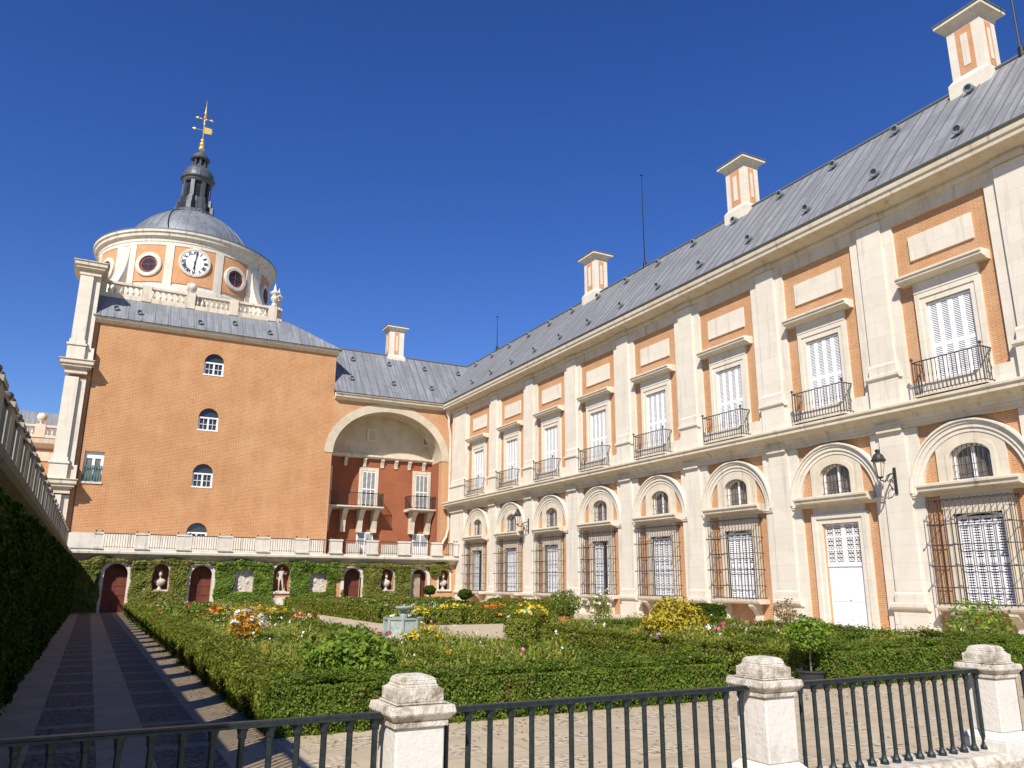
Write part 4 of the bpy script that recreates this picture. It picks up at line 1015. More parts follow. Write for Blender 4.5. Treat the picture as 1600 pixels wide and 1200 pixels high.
# ================================================================== back terrace
YT = 59.95; YBK = 60.6
BO = (12., YT, -.3)
bt = thing('garden_terrace', 'low terrace wall with white balustrade, arched red doors and niches below the tower', 'terrace', BO)
doors = [(1.52, .72, 2.78, -.6), (6.93, .72, 2.72, -.5), (17.82, .68, 2.68, -.4), (23.26, .68, 2.67, -.4)]
niches = [(4.29, .52, 1.08, 2.8), (20.6, .53, 1.08, 2.68), (25.42, .47, 1.12, 2.68)]
stat = (12.48, .6, .95, 2.9)
reliefs = [(9.76, .72, .95, 2.57), (15.12, .72, .92, 2.4)]
cols = sorted([(c, w, [(zb, zt-w, w)]) for c, w, zt, zb in doors]+[(c, w, [(zb, zt-w, w)]) for c, w, zb, zt in niches]+[(stat[0], stat[1], [(stat[2], stat[3]-stat[1], stat[1])])]+[(c, w, [(zb, zt, 0)]) for c, w, zb, zt in reliefs])
m = MB(); m.wall('y', -1.9, 26.6, -.9, 3.4, YT, YBK, cols); put('wall', m, BRICK, bt, BO)
m = MB(); m.box(-1.9, 26.6, YBK, YBK+.1, -.9, 3.4); put('niche_backing', m, NICHE, bt, BO)
m = MB(); m.prism([(YB, 3.08), (YT-.02, 3.08), (YT-.16, 3.22), (YT-.4, 3.34), (YT-.62, 3.42), (YT-.64, 3.56), (YT-.56, 3.60), (YT-.56, 3.72), (YB, 3.74)], 'x', -1.62, 26.42); put('cornice', m, TERR, bt, BO)
YRl = YT-.45
pl = [(-.09, .48), (2.39, 3.28), (5.0, 5.97), (7.73, 8.73), (10.37, 11.32), (13.17, 14.16), (15.75, 16.75), (18.61, 19.59), (21.17, 22.24), (24.0, 25.0), (25.96, 26.40)]
def tpillar(a, b):
    p = MB(); p.box(a, b, YRl-.24, YRl+.24, 3.745, 3.86); p.box(a+.04, b-.04, YRl-.2, YRl+.2, 3.86, 4.68); p.box(a-.01, b+.01, YRl-.25, YRl+.25, 4.68, 4.80)
    if b-a > .7: p.box((a+b)/2-.02, (a+b)/2+.02, YRl-.215, YRl-.19, 3.88, 4.66)
    o = put('pillar', p, TERR, bt, ((a+b)/2, YRl, 3.74))
    for x in (a+.1, b-.1):
        k = MB(); k.tube([(x, YRl, 4.80), (x, YRl, 4.87)], .02, 5, False); k.ball((x, YRl, 4.91), .06, 6); put('knob', k, IRON, o, (x, YRl, 4.8))
for a, b in pl: tpillar(a, b)
m = MB(); m.box(-1.45, -.09, YRl-.2, YRl+.2, 3.745, 4.74); put('parapet', m, TERR, bt, BO)
for (a0, b0), (a1, b1) in zip(pl[:-1], pl[1:]):
    r = MB(); r.box(b0, a1, YRl-.03, YRl+.03, 4.70, 4.77); r.box(b0, a1, YRl-.02, YRl+.02, 3.84, 3.87)
    n = max(int((a1-b0)/.155), 2)
    for i in range(n): x = b0+(i+.5)*(a1-b0)/n; r.box(x-.014, x+.014, YRl-.014, YRl+.014, 3.75, 4.71)
    put('railing', r, IRON, bt, ((b0+a1)/2, YRl, 3.75))
m = MB(); m.box(-1.9, 16.0, YB-.06, YB+.02, 3.74, 4.86); put('white_dado', m, TERR, bt, BO)
for i, (c, w, zt, zb) in enumerate(doors):
    o = (c, YT, -.3); s = MB(); n = 16; zs = zt-w
    inn = [(c+w, zb)]+[(c+w*cos(pi*k/n), zs+w*sin(pi*k/n)) for k in range(n+1)]+[(c-w, zb)]; ww = w+.24; out = [(c+ww, zb)]+[(c+ww*cos(pi*k/n), zs+ww*sin(pi*k/n)) for k in range(n+1)]+[(c-ww, zb)]
    s.plate(out, inn, 'y', YT-.1, YT+.3); d = put('arched_door', s, TERR, bt, o)
    q = MB()
    if i < 3:
        q.box(c-w, c+w, YT+.52, YT+.6, zb, zt); q.box(c-.02, c+.02, YT+.50, YT+.52, zb, zt-.01)
        for z in (.1, .7, 1.3, 1.9): q.box(c-w, c+w, YT+.495, YT+.52, z, z+.07)
        put('door_leaf', q, RDOOR, d, o)
    else:
        q.box(c-w, c+.2, YT+.25, YT+.3, zb, 2.3); put('door_leaf', q, BEIGE, d, o)
        q = MB(); q.box(c-w, c+w, YT+.42, YT+.5, zb, zt); put('dark_passage', q, M('dark_red_passage', (.10, .022, .015), .9), d, o)
for c, w, zb, zt in niches+[stat]:
    s = MB(); n = 14; zs = zt-w; ww = w+.16
    inn = [(c+w, zb)]+[(c+w*cos(pi*k/n), zs+w*sin(pi*k/n)) for k in range(n+1)]+[(c-w, zb)]; out = [(c+ww, zb)]+[(c+ww*cos(pi*k/n), zs+ww*sin(pi*k/n)) for k in range(n+1)]+[(c-ww, zb)]
    s.plate(out, inn, 'y', YT-.07, YT+.1); s.box(c-ww, c+ww, YT-.12, YT+.62, zb-.14, zb)
    put('niche_surround', s, TERR, bt, (c, YT, zb))
for a, b in ((stat[0]-.6, stat[0]+.6), (24.75, 26.0)):
    m = MB(); m.box(a, b, YT-.06, YT+.02, .0, .52); put('white_tablet', m, TERR, bt, (a, YT, 0))
m = MB(); m.box(stat[0]-.85, stat[0]-.62, YT-.12, YT+.02, -.6, .8); m.box(stat[0]+.62, stat[0]+.85, YT-.12, YT+.02, -.6, .8); m.box(stat[0]-.9, stat[0]+.9, YT-.18, YT+.02, -.6, -.3); put('statue_base', m, TERR, bt, BO)
for c, w, zb, zt in reliefs:
    s = MB(); s.box(c-w, c+w, YT+.12, YT+.3, zb, zt); r = put('relief_panel', s, MARBLE, bt, (c, YT, zb))
    q = MB()
    for k in range(16):
        x = c+rng.uniform(-.5, .5); z = zb+.25+rng.uniform(0, zt-zb-.5); q.ball((x, YT+.245, z), rng.uniform(.12, .2), 8, rng.uniform(.8, 1.6))
    put('relief_carving', q, MARBLE, r, (c, YT, zb), smooth=True)
def bust(c, zb, label):
    x, y, z = c, YT+.25, zb; o = (x, y, z); t = thing('bust', label, 'bust', o, 'marble busts in the terrace niches')
    m = MB(); m.lathe([(.17, z), (.17, z+.06), (.10, z+.10), (.08, z+.18), (.12, z+.26), (.16, z+.3)], x, y, 12)
    put('socle', m, MARBLE, t, o)
    m = MB(); k = 14
    def ell(z_, rx, ry, dy=0.): return [(x+rx*cos(2*pi*i/k), y+dy+ry*sin(2*pi*i/k), z_) for i in range(k)]
    rings = [ell(z+.24, .12, .10), ell(z+.31, .24, .16), ell(z+.46, .34, .20), ell(z+.60, .38, .19), ell(z+.69, .30, .15), ell(z+.745, .14, .11), ell(z+.80, .08, .085, -.01), ell(z+.87, .078, .085, -.02), ell(z+.92, .11, .13, -.04), ell(z+1.01, .135, .165, -.03), ell(z+1.11, .145, .17, 0), ell(z+1.21, .13, .145, .01), ell(z+1.28, .08, .09, .01), ell(z+1.305, .005, .005, .01)]
    vs = sum(rings, []); m.add(vs, [(a*k+i, a*k+(i+1) % k, (a+1)*k+(i+1) % k, (a+1)*k+i) for a in range(len(rings)-1) for i in range(k)]); m.ball((x, y-.165, z+1.0), .035, 6, 1.6)
    put('figure', m, MARBLE, t, o, smooth=True)
bust(4.29, 1.08, 'white marble bust in the ivy covered niche between the two left red doors'); bust(20.6, 1.08, 'white marble bust in the niche between the two right arched doors'); bust(25.42, 1.12, 'white marble bust in the rightmost niche above a white tablet')
# statue : one continuous skinned figure
def statue():
    x, y, z = stat[0], YT+.28, stat[2]; t = thing('statue', 'white marble standing nude statue in the tall niche amid ivy', 'statue', (x, y, z))
    J = [((0, 0, .92), .13), ((0, .0, 1.12), .13), ((0, 0, 1.32), .17), ((0, 0, 1.46), .09), ((0, -.02, 1.55), .065), ((0.01, -.03, 1.64), .10), ((0.01, -.02, 1.75), .09),
         ((-.11, 0, .86), .105), ((-.12, -.03, .48), .075), ((-.10, .02, .10), .05), ((-.11, -.12, .04), .045),
         ((.11, 0, .86), .105), ((.15, -.06, .48), .075), ((.20, .03, .10), .05), ((.22, -.10, .04), .045),
         ((-.21, 0, 1.40), .075), ((-.30, .03, 1.14), .055), ((-.27, -.08, .90), .042), ((-.26, -.1, .80), .045),
         ((.21, 0, 1.40), .075), ((.33, .02, 1.18), .055), ((.38, -.12, 1.36), .042), ((.38, -.14, 1.46), .045)]
    E = [(0, 1), (1, 2), (2, 3), (3, 4), (4, 5), (5, 6), (0, 7), (7, 8), (8, 9), (9, 10), (0, 11), (11, 12), (12, 13), (13, 14), (2, 15), (15, 16), (16, 17), (17, 18), (2, 19), (19, 20), (20, 21), (21, 22)]
    me = bpy.data.meshes.new('figure'); me.from_pydata([j[0] for j in J], E, []); o = bpy.data.objects.new('figure', me); COL.objects.link(o); o.parent = t; o.location = (0, 0, .02); WP[o] = WP[t]
    sm = o.modifiers.new('skin', 'SKIN'); sm.use_smooth_shade = True
    for i, j in enumerate(J): me.skin_vertices[0].data[i].radius = (j[1], j[1]*.85)
    me.skin_vertices[0].data[0].use_root = True
    o.modifiers.new('sub', 'SUBSURF').levels = 1; o.modifiers['sub'].render_levels = 2; me.materials.append(MARBLE)
    m = MB(); m.frus(x+.02, y, z, z+.05, .38, .36, .24, .22); m.tube([(x+.28, y+.1, z+.03), (x+.27, y+.1, z+.5)], [.1, .07], 7); put('plinth', m, MARBLE, t, (x, y, z))
statue()
# ivy on the terrace wall
def ivy():
    def run(x0, x1, mat, seed, name, label):
        n = int((x1-x0)*4.2*520); X = rng.uniform(x0, x1, n); Z = rng.uniform(-.45, 3.32, n)
        P = np.column_stack([X, np.zeros(n), Z]); k = np.ones(n, bool)
        wob = .10*noise3(np.column_stack([X*2.5, Z*2.5, X*0]), 1.)
        for c, w, zt, zb in doors: k &= ~((abs(X-c) < w+.16+wob) & (Z < zt+.14+wob))
        for c, w, zb, zt in niches: k &= ~((abs(X-c) < w+.03+wob) & (Z > zb-.1) & (Z < zt+.02+wob))
        k &= ~((abs(X-stat[0]) < stat[1]+.06+wob) & (Z < stat[3]+wob))
        for c, w, zb, zt in reliefs: k &= ~((abs(X-c) < w-.04+wob) & (Z > zb-.02) & (Z < zt-.02+wob))
        k &= ~((X > 16.35+wob) & (X < 17.0+wob) & (Z < 1.9+wob*4))
        k &= ~((X > 24.1) & (Z < 2.55+wob*3-abs(X-25.4)*.25)); k &= X < 25.9
        top = 3.05+.22*noise3(np.column_stack([X*1.2, X*.7, X*0]), 1.); k &= Z < top
        X = X[k]; Z = Z[k]
        off = .12+.16*np.abs(noise3(np.column_stack([X*1.6, Z*2.2, X*.3]), 1.))+rng.uniform(0, .10, len(X))+.12*(Z > 2.5)*np.abs(noise3(np.column_stack([X*3., Z*0, X*.3]), 1.))
        P = np.column_stack([X, YT-off-.06*(Z > 2.8), Z]); N = np.tile([-.1, -1., .55], (len(X), 1))
        o = leaves(name, mat, P, N, .085, None, ((x0+x1)/2, YT, -.3), .75, .35); tag(o, label, 'ivy', 'ivy on the terrace wall')
    run(-1.0, 6.2, L_IVY2, 1, 'climbing_ivy', 'yellowing ivy around the far left red door and bust')
    run(6.2, 16.6, L_IVY, 2, 'climbing_ivy', 'dense dark green ivy around the statue and white relief panels')
    run(16.6, 26.0, L_IVY2, 3, 'climbing_ivy', 'yellow green creeper around the right arched doors')
ivy()
# ================================================================== left terrace with clipped tall hedge
LO = (-1.9, 34., -.2)
lt = thing('side_terrace', 'raised terrace on the left with stone pillars and iron railing seen steeply', 'terrace', LO)
m = MB(); m.box(-12, -1.75, 2., 59.3, -.9, 3.3); put('wall', m, SHADE_TERR, lt, LO)
m = MB(); m.prism([(-12, 3.28), (-1.72, 3.28), (-1.64, 3.36), (-1.48, 3.44), (-1.42, 3.52), (-1.42, 3.64), (-1.46, 3.74), (-12, 3.74)], 'y', 2., 59.29); put('cornice', m, SHADE_TERR, lt, LO)
ys = [14.35+2.135*k for k in range(-5, 21)]
def lp(y):
    p = MB(); p.box(-1.80, -1.56, y-.38, y+.38, 3.742, 3.84); p.box(-1.775, -1.585, y-.35, y+.35, 3.84, 4.68); p.box(-1.81, -1.55, y-.39, y+.39, 4.68, 4.78)
    o = put('pillar', p, SHADE_TERR2, lt, (-1.68, y, 3.74))
    for dy in (-.25, .25):
        k = MB(); k.tube([(-1.68, y+dy, 4.78), (-1.68, y+dy, 4.84)], .025, 5, False); k.ball((-1.68, y+dy, 4.90), .075, 8); put('knob', k, IRON, o, (-1.68, y+dy, 4.8))
    return o
o0 = lp(ys[0])
for y in ys[1:]: dup(o0, (0, y-ys[0], 0))
def lr(y0, y1):
    r = MB(); r.box(-1.72, -1.64, y0, y1, 4.69, 4.77); r.box(-1.70, -1.66, y0, y1, 3.83, 3.86)
    n = int((y1-y0)/.12)
    for i in range(n): y = y0+(i+.5)*(y1-y0)/n; r.box(-1.696, -1.664, y-.014, y+.014, 3.74, 4.70)
    return put('railing', r, FIRON, lt, (-1.68, y0, 3.74))
r0 = lr(ys[0]+.35, ys[1]-.35)
for k in range(1, len(ys)-1): dup(r0, (0, 2.135*k, 0))
# tall clipped ivy hedge in front of it
def tallhedge():
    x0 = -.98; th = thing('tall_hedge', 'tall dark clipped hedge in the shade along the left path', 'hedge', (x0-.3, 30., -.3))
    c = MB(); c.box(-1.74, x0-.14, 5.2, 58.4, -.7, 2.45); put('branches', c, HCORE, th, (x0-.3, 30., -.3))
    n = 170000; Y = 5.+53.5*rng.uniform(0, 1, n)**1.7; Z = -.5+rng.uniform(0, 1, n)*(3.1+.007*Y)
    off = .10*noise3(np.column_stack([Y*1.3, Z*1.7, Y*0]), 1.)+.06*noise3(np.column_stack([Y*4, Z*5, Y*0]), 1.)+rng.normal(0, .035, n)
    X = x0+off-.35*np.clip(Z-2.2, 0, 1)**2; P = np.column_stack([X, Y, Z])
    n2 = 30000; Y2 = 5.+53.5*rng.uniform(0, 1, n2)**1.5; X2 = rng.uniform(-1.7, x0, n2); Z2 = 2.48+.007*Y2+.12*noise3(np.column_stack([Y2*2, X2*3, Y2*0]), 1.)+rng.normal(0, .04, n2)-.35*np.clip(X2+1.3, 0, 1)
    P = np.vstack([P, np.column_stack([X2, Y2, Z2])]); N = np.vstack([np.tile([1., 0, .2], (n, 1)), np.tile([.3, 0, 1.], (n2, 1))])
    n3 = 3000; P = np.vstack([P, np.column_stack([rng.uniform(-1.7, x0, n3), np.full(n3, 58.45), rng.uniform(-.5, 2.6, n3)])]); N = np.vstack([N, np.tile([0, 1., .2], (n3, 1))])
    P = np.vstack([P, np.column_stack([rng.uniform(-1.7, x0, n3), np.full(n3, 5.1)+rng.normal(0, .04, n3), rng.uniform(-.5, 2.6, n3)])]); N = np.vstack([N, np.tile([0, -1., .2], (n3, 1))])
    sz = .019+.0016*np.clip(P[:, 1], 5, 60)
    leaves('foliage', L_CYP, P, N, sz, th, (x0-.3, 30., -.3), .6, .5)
tallhedge()
# ================================================================== front fence
FY = 4.42
fo = (4.4, FY, 0.)
fe = thing('garden_fence', 'low white stone pillared fence with dark green iron railings in the foreground', 'fence', fo)
m = MB(); m.prism([(FY-.21, -.35), (FY-.21, .30), (FY-.17, .36), (FY+.17, .36), (FY+.21, .30), (FY+.21, -.35)], 'x', -4.5, 13.); put('base_wall', m, PCAP, fe, fo, bevel=.012)
fx = [1.70-2.68*2, 1.70-2.68, 1.70, 4.40, 7.06, 9.74, 12.42]
def fpillar(x):
    p = MB(); a = .143
    p.frus(x, FY, -.3, .44, a+.06, a+.06); p.frus(x, FY, .44, .50, a+.06, a); p.frus(x, FY, .50, .93, a, a)
    o = put('pillar', p, PILL, fe, (x, FY, 0.), bevel=.01)
    c = MB(); c.frus(x, FY, .93, .965, a+.016, a+.016); c.frus(x, FY, .965, 1.0, a+.022, a+.05); c.frus(x, FY, 1.0, 1.042, a+.05, a+.042); c.frus(x, FY, 1.045, 1.055, a+.005, a+.005)
    k = .136; prof = [(k, 1.055), (k, 1.120), (k-.010, 1.124), (k-.022, 1.132), (k-.030, 1.145), (k-.034, 1.165), (k-.042, 1.178), (k-.06, 1.187), (.03, 1.194)]
    for (r0, z0), (r1, z1) in zip(prof[:-1], prof[1:]): c.frus(x, FY, z0, z1, r0, r1)
    put('cap', c, PCAP, o, (x, FY, .93), bevel=.007)
    return o
q0 = fpillar(fx[0])
for x in fx[1:]: dup(q0, (x-fx[0], 0, 0))
def frail(x0, x1):
    r = MB(); n = 17; Z = .985
    r.box(x0, x1, FY-.036, FY+.036, Z-.012, Z); r.box(x0, x1, FY-.024, FY+.024, Z, Z+.016)
    for i in range(n):
        x = x0+(x1-x0)*(i+.5)/n
        r.tube([(x, FY, .36), (x, FY, .385), (x, FY, .40), (x, FY, .42)], [.034, .032, .022, .017], 8); r.tube([(x, FY, .40), (x, FY, .935)], .0165, 8, False)
        r.tube([(x, FY, .915), (x, FY, .925), (x, FY, .945), (x, FY, .974)], [.017, .023, .023, .033], 8)
    return put('railing', r, FIRON, fe, ((x0+x1)/2, FY, .4))
f0 = frail(fx[0]+.142, fx[1]-.142)
for x in fx[1:-1]: dup(f0, (x-fx[0], 0, 0))
# ================================================================== parterre
def bed(name, x0, x1, y0, y1): return sheet(name, SOIL, x0, x1, y0, y1, .012, 6, 8)
Q = {'FL': (2.15, 9.4, 10.3, 20.2), 'FR': (11.95, 19.0, 10.4, 23.6), 'ML': (2.15, 7.4, 21.2, 31.6), 'BL': (2.15, 9.0, 32.8, 56.), 'BR': (12., 20.4, 32.5, 56.)}
for k, (a, b, c, d) in Q.items(): bed('planting_bed', a+.2, b-.2, c+.2, d-.2)
hw = .40
def ring(q): 
    a, b, c, d = Q[q]; return a+hw, b-hw, c+hw, d-hw
a, b, c, d = ring('FL')
hedge('nearest box hedge facing the fence, left of the gravel walk', [((a-hw, c), (b+hw, c))], .84, .58, .021, 6200, L_BOX, rough=.05)
hedge('long box hedge bordering the shaded stone path', [((a, c+.42), (a, 31.6))], .82, .56, .028, 2300, L_BOX2, rough=.06)
hedge('box hedge along the left edge of the gravel walk before the fountain', [((b, c+.42), (b, d-2.6)), ((b, d-2.6), (b-2.8, d)), ((b-2.8, d), (a+.42, d))], .72, .42, .030, 1700, L_BOX, rough=.07)
hedge('inner box hedge crossing the front left flower bed', [((a+.4, 13.9), (b-.4, 13.9)), ((6.3, 14.3), (6.3, 18.8))], .6, .42, .028, 1800, L_BOX2, rough=.07)
a, b, c, d = ring('ML')
hedge('middle left box hedge around the bed beside the fountain circle', [((a+.42, c), (b, c)), ((b, c), (b, d)), ((b, d), (a+.42, d))], .75, .46, .036, 1000, L_BOX, rough=.07)
a, b, c, d = ring('FR')
hedge('nearest box hedge facing the fence, right of the potted shrub', [((a-hw, c), (b+hw, c))], .84, .62, .023, 5200, L_BOX, rough=.055)
hedge('tall box hedge hiding the foot of the white door and wing', [((b, c+.42), (b, d+hw))], .9, .56, .028, 2000, L_BOX, rough=.08)
hedge('box hedge on the right edge of the gravel walk before the fountain', [((a, c+.42), (a, d-2.6)), ((a, d-2.6), (a+2.6, d)), ((a+2.6, d), (b-.42, d))], .76, .46, .030, 1600, L_BOX2, rough=.07)
hedge('inner box hedge crossing the front right flower bed', [((a+.4, 14.0), (b-.5, 14.0)), ((15.4, 14.4), (15.4, 22.))], .7, .52, .028, 1700, L_BOX, rough=.07)
a, b, c, d = ring('BL')
hedge('far box hedge ring left of the fountain', [((a, c-hw-.8), (a, d+hw)), ((a+.42, d), (b+hw, d)), ((b, d-.42), (b, c+2.2)), ((b, c+2.2), (b-2.2, c)), ((b-2.2, c), (a+.42, c))], .84, .55, .05, 650, L_BOX2, rough=.06)
hedge('far inner hedge among yellow flowers left of the fountain', [((a+.5, 41.), (b-.5, 41.)), ((a+.5, 48.), (b-.5, 48.))], .8, .5, .05, 620, L_BOX, rough=.07)
a, b, c, d = ring('BR')
hedge('far box hedge ring right of the fountain', [((b, c-hw), (b, d+hw)), ((b-.42, d), (a-hw, d)), ((a, d-.42), (a, c+2.6)), ((a, c+2.6), (a+2.6, c)), ((a+2.6, c), (b-.42, c))], .84, .6, .05, 650, L_BOX2, rough=.06)
hedge('clipped hedge behind the fountain before the right arched doors', [((a+.5, 44.), (b-.5, 44.))], 1., .75, .05, 620, L_BOX, rough=.05)
hedge('long clipped hedge at the foot of the terrace wall', [((12.5, 57.7), (25.2, 57.7))], 1., .62, .055, 600, L_BOX, rough=.04)
hedge('clipped hedge at the foot of the ivy left of the statue', [((4.0, 57.8), (11.6, 57.8))], .9, .45, .055, 600, L_BOX, rough=.04)
hedge('small clipped box hedge at the foot of the wing behind the golden shrub', [((21.6, 25.6), (23.2, 25.6))], .9, .95, .04, 1100, L_CYP, rough=.04)
hedge('short clipped hedge under the palace wing behind the yellow flowers', [((22., 36.), (22., 44.))], .9, .8, .05, 650, L_BOX2, rough=.06)
hedge('rounded box hedge end at the right corner of the gravel circle', [((12.2, 22.4), (13.2, 23.4))], .9, .72, .034, 1900, L_BOX2, rough=.09)
# loose bedding plants: uncountable
def cover(q, dens, leaf, hmax, label):
    a, b, c, d = Q[q]; n = int((b-a-1.6)*(d-c-1.6)*dens); X = rng.uniform(a+.8, b-.8, n); Y = rng.uniform(c+.8, d-.8, n)
    f = noise3(np.column_stack([X*1.1, Y*1.1, X*0+2.]), 1.); g = noise3(np.column_stack([X*3.3, Y*3.1, X*0]), 1.)
    H = np.clip(.26+.20*f+.10*g, .06, .6)*hmax/.4; Z = np.array([gz(x, y) for x, y in zip(X, Y)])+rng.uniform(.12, 1., n)*H
    o = leaves('bedding_plants', L_COVER, np.column_stack([X, Y, Z]), np.tile([-.25, -.45, .7], (n, 1)), leaf, None, ((a+b)/2, (c+d)/2, -.1), .16, .75, 2.6)
    tag(o, label, 'plants', kind='stuff')
cover('ML', 460, .10, .75, 'loose mixed bedding plants filling the bed left of the fountain'); cover('FL', 700, .075, .80, 'loose mixed bedding plants filling the front left bed'); cover('FR', 640, .075, .82, 'loose mixed bedding plants filling the front right bed')
cover('BL', 260, .10, .7, 'loose mixed bedding plants filling the far left bed'); cover('BR', 260, .10, .7, 'loose mixed bedding plants filling the far right bed')
for nm_, mt_, lab_ in (('white', P_WHI, 'tiny white blossoms sprinkled through the beds'), ('orange', P_GOLD, 'tiny amber blossoms and dried heads sprinkled through the beds'), ('pink', P_PINK, 'tiny pink blossoms sprinkled through the beds')):
    Ps_ = []
    for q_, k_ in (('FL', 14), ('FR', 18), ('ML', 16), ('BL', 60), ('BR', 60)):
        a, b, c, d = Q[q_]
        for _ in range(k_ if nm_ != 'pink' else k_//3):
            x_, y_ = rng.uniform(a+.8, b-.8), rng.uniform(c+.8, d-.8); h_ = gz(x_, y_)+rng.uniform(.45, .85)
            for _ in range(3): Ps_.append((x_+rng.normal(0, .04), y_+rng.normal(0, .04), h_+rng.normal(0, .03)))
    o = leaves(nm_+'_blossoms', mt_, Ps_, np.tile([-.3, -.6, .5], (len(Ps_), 1)), .028, None, (10., 25., -.1), .9, .6); tag(o, lab_, 'flowers', kind='stuff')
n_ = 1500; X = rng.uniform(-.9, 19., n_); Y = np.where(rng.uniform(0, 1, n_) < .6, 10.2-np.abs(rng.normal(0, .5, n_)), rng.uniform(4.7, 10.2, n_)); k_ = rng.uniform(0, 1, n_) < .35; X = np.where(k_, 2.1-np.abs(rng.normal(0, .22, n_)), X); Y = np.where(k_, rng.uniform(9., 40., n_), Y)
o = leaves('fallen_leaves', L_DRY, np.column_stack([X, Y, [gz(a_, b_)+.016 for a_, b_ in zip(X, Y)]]), np.tile([0, 0, 1.], (n_, 1)), .022, None, (4., 9., -.1), .6, .25); tag(o, 'dry fallen leaves scattered on the paving beside the front hedges', 'leaves', kind='stuff')
# shrubs and flowers
shrub('leafy_shrub', 'broad light green leafy shrub rising from the front left bed', 'shrub', 3.75, 12.35, .74, 1.15, L_BRIGHT, 3200, .062, stems=12)
shrub('golden_shrub', 'rounded golden yellow shrub in the front right bed', 'shrub', 14.3, 17.5, .88, 1.42, L_YEL, 3600, .062, stems=12)
shrub('green_shrub', 'loose light green shrub behind the right fence pillar', 'shrub', 21.6, 13.6, .85, 1.45, L_BRIGHT, 1100, .07, stems=12)
shrub('dry_shrub', 'small dry brown shrub before the pilaster left of the white door', 'shrub', 24.6, 23.3, .5, 1.25, L_DRY, 500, .06, stem=.3, stems=9)
shrub('white_flowered_shrub', 'airy shrub with white flowers against the palace wing', 'shrub', 19.4, 28.6, .55, 1.5, L_BRIGHT, 500, .07, petals=P_WHI, pn=22, ps=.05, stems=10)
shrub('rose_bush', 'dark rose bush with red blooms far along the path', 'rose bush', 4.1, 40., 1.35, .95, L_IVY, 1800, .08, petals=P_RED, pn=7, ps=.09)
shrub('standard_rose', 'amber leaved standard rose on a pale trunk left of the leafy shrub', 'rose tree', 3.35, 19.6, .40, 1.22, P_GOLD, 520, .05, stem=.58, petals=P_WHI, pn=14, ps=.05)
fl = [('orange', P_ORA, 5.2, 39.4, .6, .62, 16, 'orange flowers in a row beyond the red rose bush'), ('pale', P_YEL, 7.4, 37.2, .9, .65, 26, 'pale yellow flowers in the far left bed before the statue'), ('yellow', P_YEL, 6.0, 41.5, .8, .65, 20, 'yellow flower row in front of the second red door'),
      ('white', P_WHI, 4.85, 26.5, .45, .66, 9, 'white lilies beside the standard rose'), ('orange', P_ORA, 4.4, 25.2, .4, .6, 9, 'orange flowers between standard rose and white lilies'), ('peach', P_PEACH, 7.3, 30.2, .55, .7, 30, 'peach coloured flowers left of the fountain gravel'), ('amber', P_GOLD, 6.3, 36.5, 1.0, .8, 50, 'amber flowers massed in the far left bed'),
      ('yellow', P_YEL, 7.5, 18.9, .48, .80, 44, 'bright yellow flowers in front of the fountain basin'), ('pink', P_PINK, 6.7, 19.6, .35, .62, 9, 'pink flowers at the left foot of the fountain'),
      ('white', P_WHI, 12.66, 34.2, .5, .68, 12, 'white flowers just behind the fountain'), ('yellow', P_YEL, 13.2, 34.0, .6, .66, 16, 'yellow flowers right of the fountain beyond the gravel'),
      ('yellow', P_YEL, 15.5, 35.2, .9, .72, 40, 'golden flowers under the clipped ball tree'), ('amber', P_ORA, 17.0, 33.4, .9, .75, 46, 'amber and orange flowers before the first barred windows'), ('red', P_RED, 17.2, 35.8, .5, .7, 14, 'red leaved plants near the wing corner'), ('yellow', P_YEL, 18.0, 32.4, .8, .8, 34, 'yellow flowers below the third barred window'), ('white', P_WHI, 14.6, 26.9, .5, .7, 16, 'white daisies below the third barred window'),
      ('pink', P_PINK, 5.05, 12.9, .14, .62, 5, 'pink flower tuft just above the nearest hedge'), ('purple', P_PUR, 12.2, 15.6, .2, .66, 6, 'purple flowers at the left side of the golden shrub'), ('pink', P_PINK, 15.2, 16.5, .32, .72, 12, 'pink flowers right of the golden shrub'), ('white', P_WHI, 14.3, 16.1, .25, .66, 6, 'white blossoms between golden shrub and pink flowers'), ('magenta', P_PINK, 16.3, 16.7, .3, .75, 10, 'magenta flowers nearest the potted shrub'), ('yellow', P_YEL, 15.6, 14.6, .3, .68, 5, 'few yellow blooms beside the potted shrub'),
      ('orange', P_ORA, 3.75, 17.6, .4, .55, 8, 'sparse orange flowers behind the leafy shrub'), ('red', P_RED, 5.45, 17.2, .35, .5, 5, 'few red blooms in the middle of the front left bed'), ('white', P_WHI, 6.3, 18.4, .4, .6, 8, 'white blossoms left of the bright yellow flowers')]
for nm_, mt, x, y, r, h, k, lab in fl:
    shrub(nm_+'_flowers', lab, 'flowers', x, y, r, h, L_COVER, int(260+500*r), .06, petals=mt, pn=k, ps=.032+.0012*y, stems=5, up=1., group='flower clumps in the parterre beds')
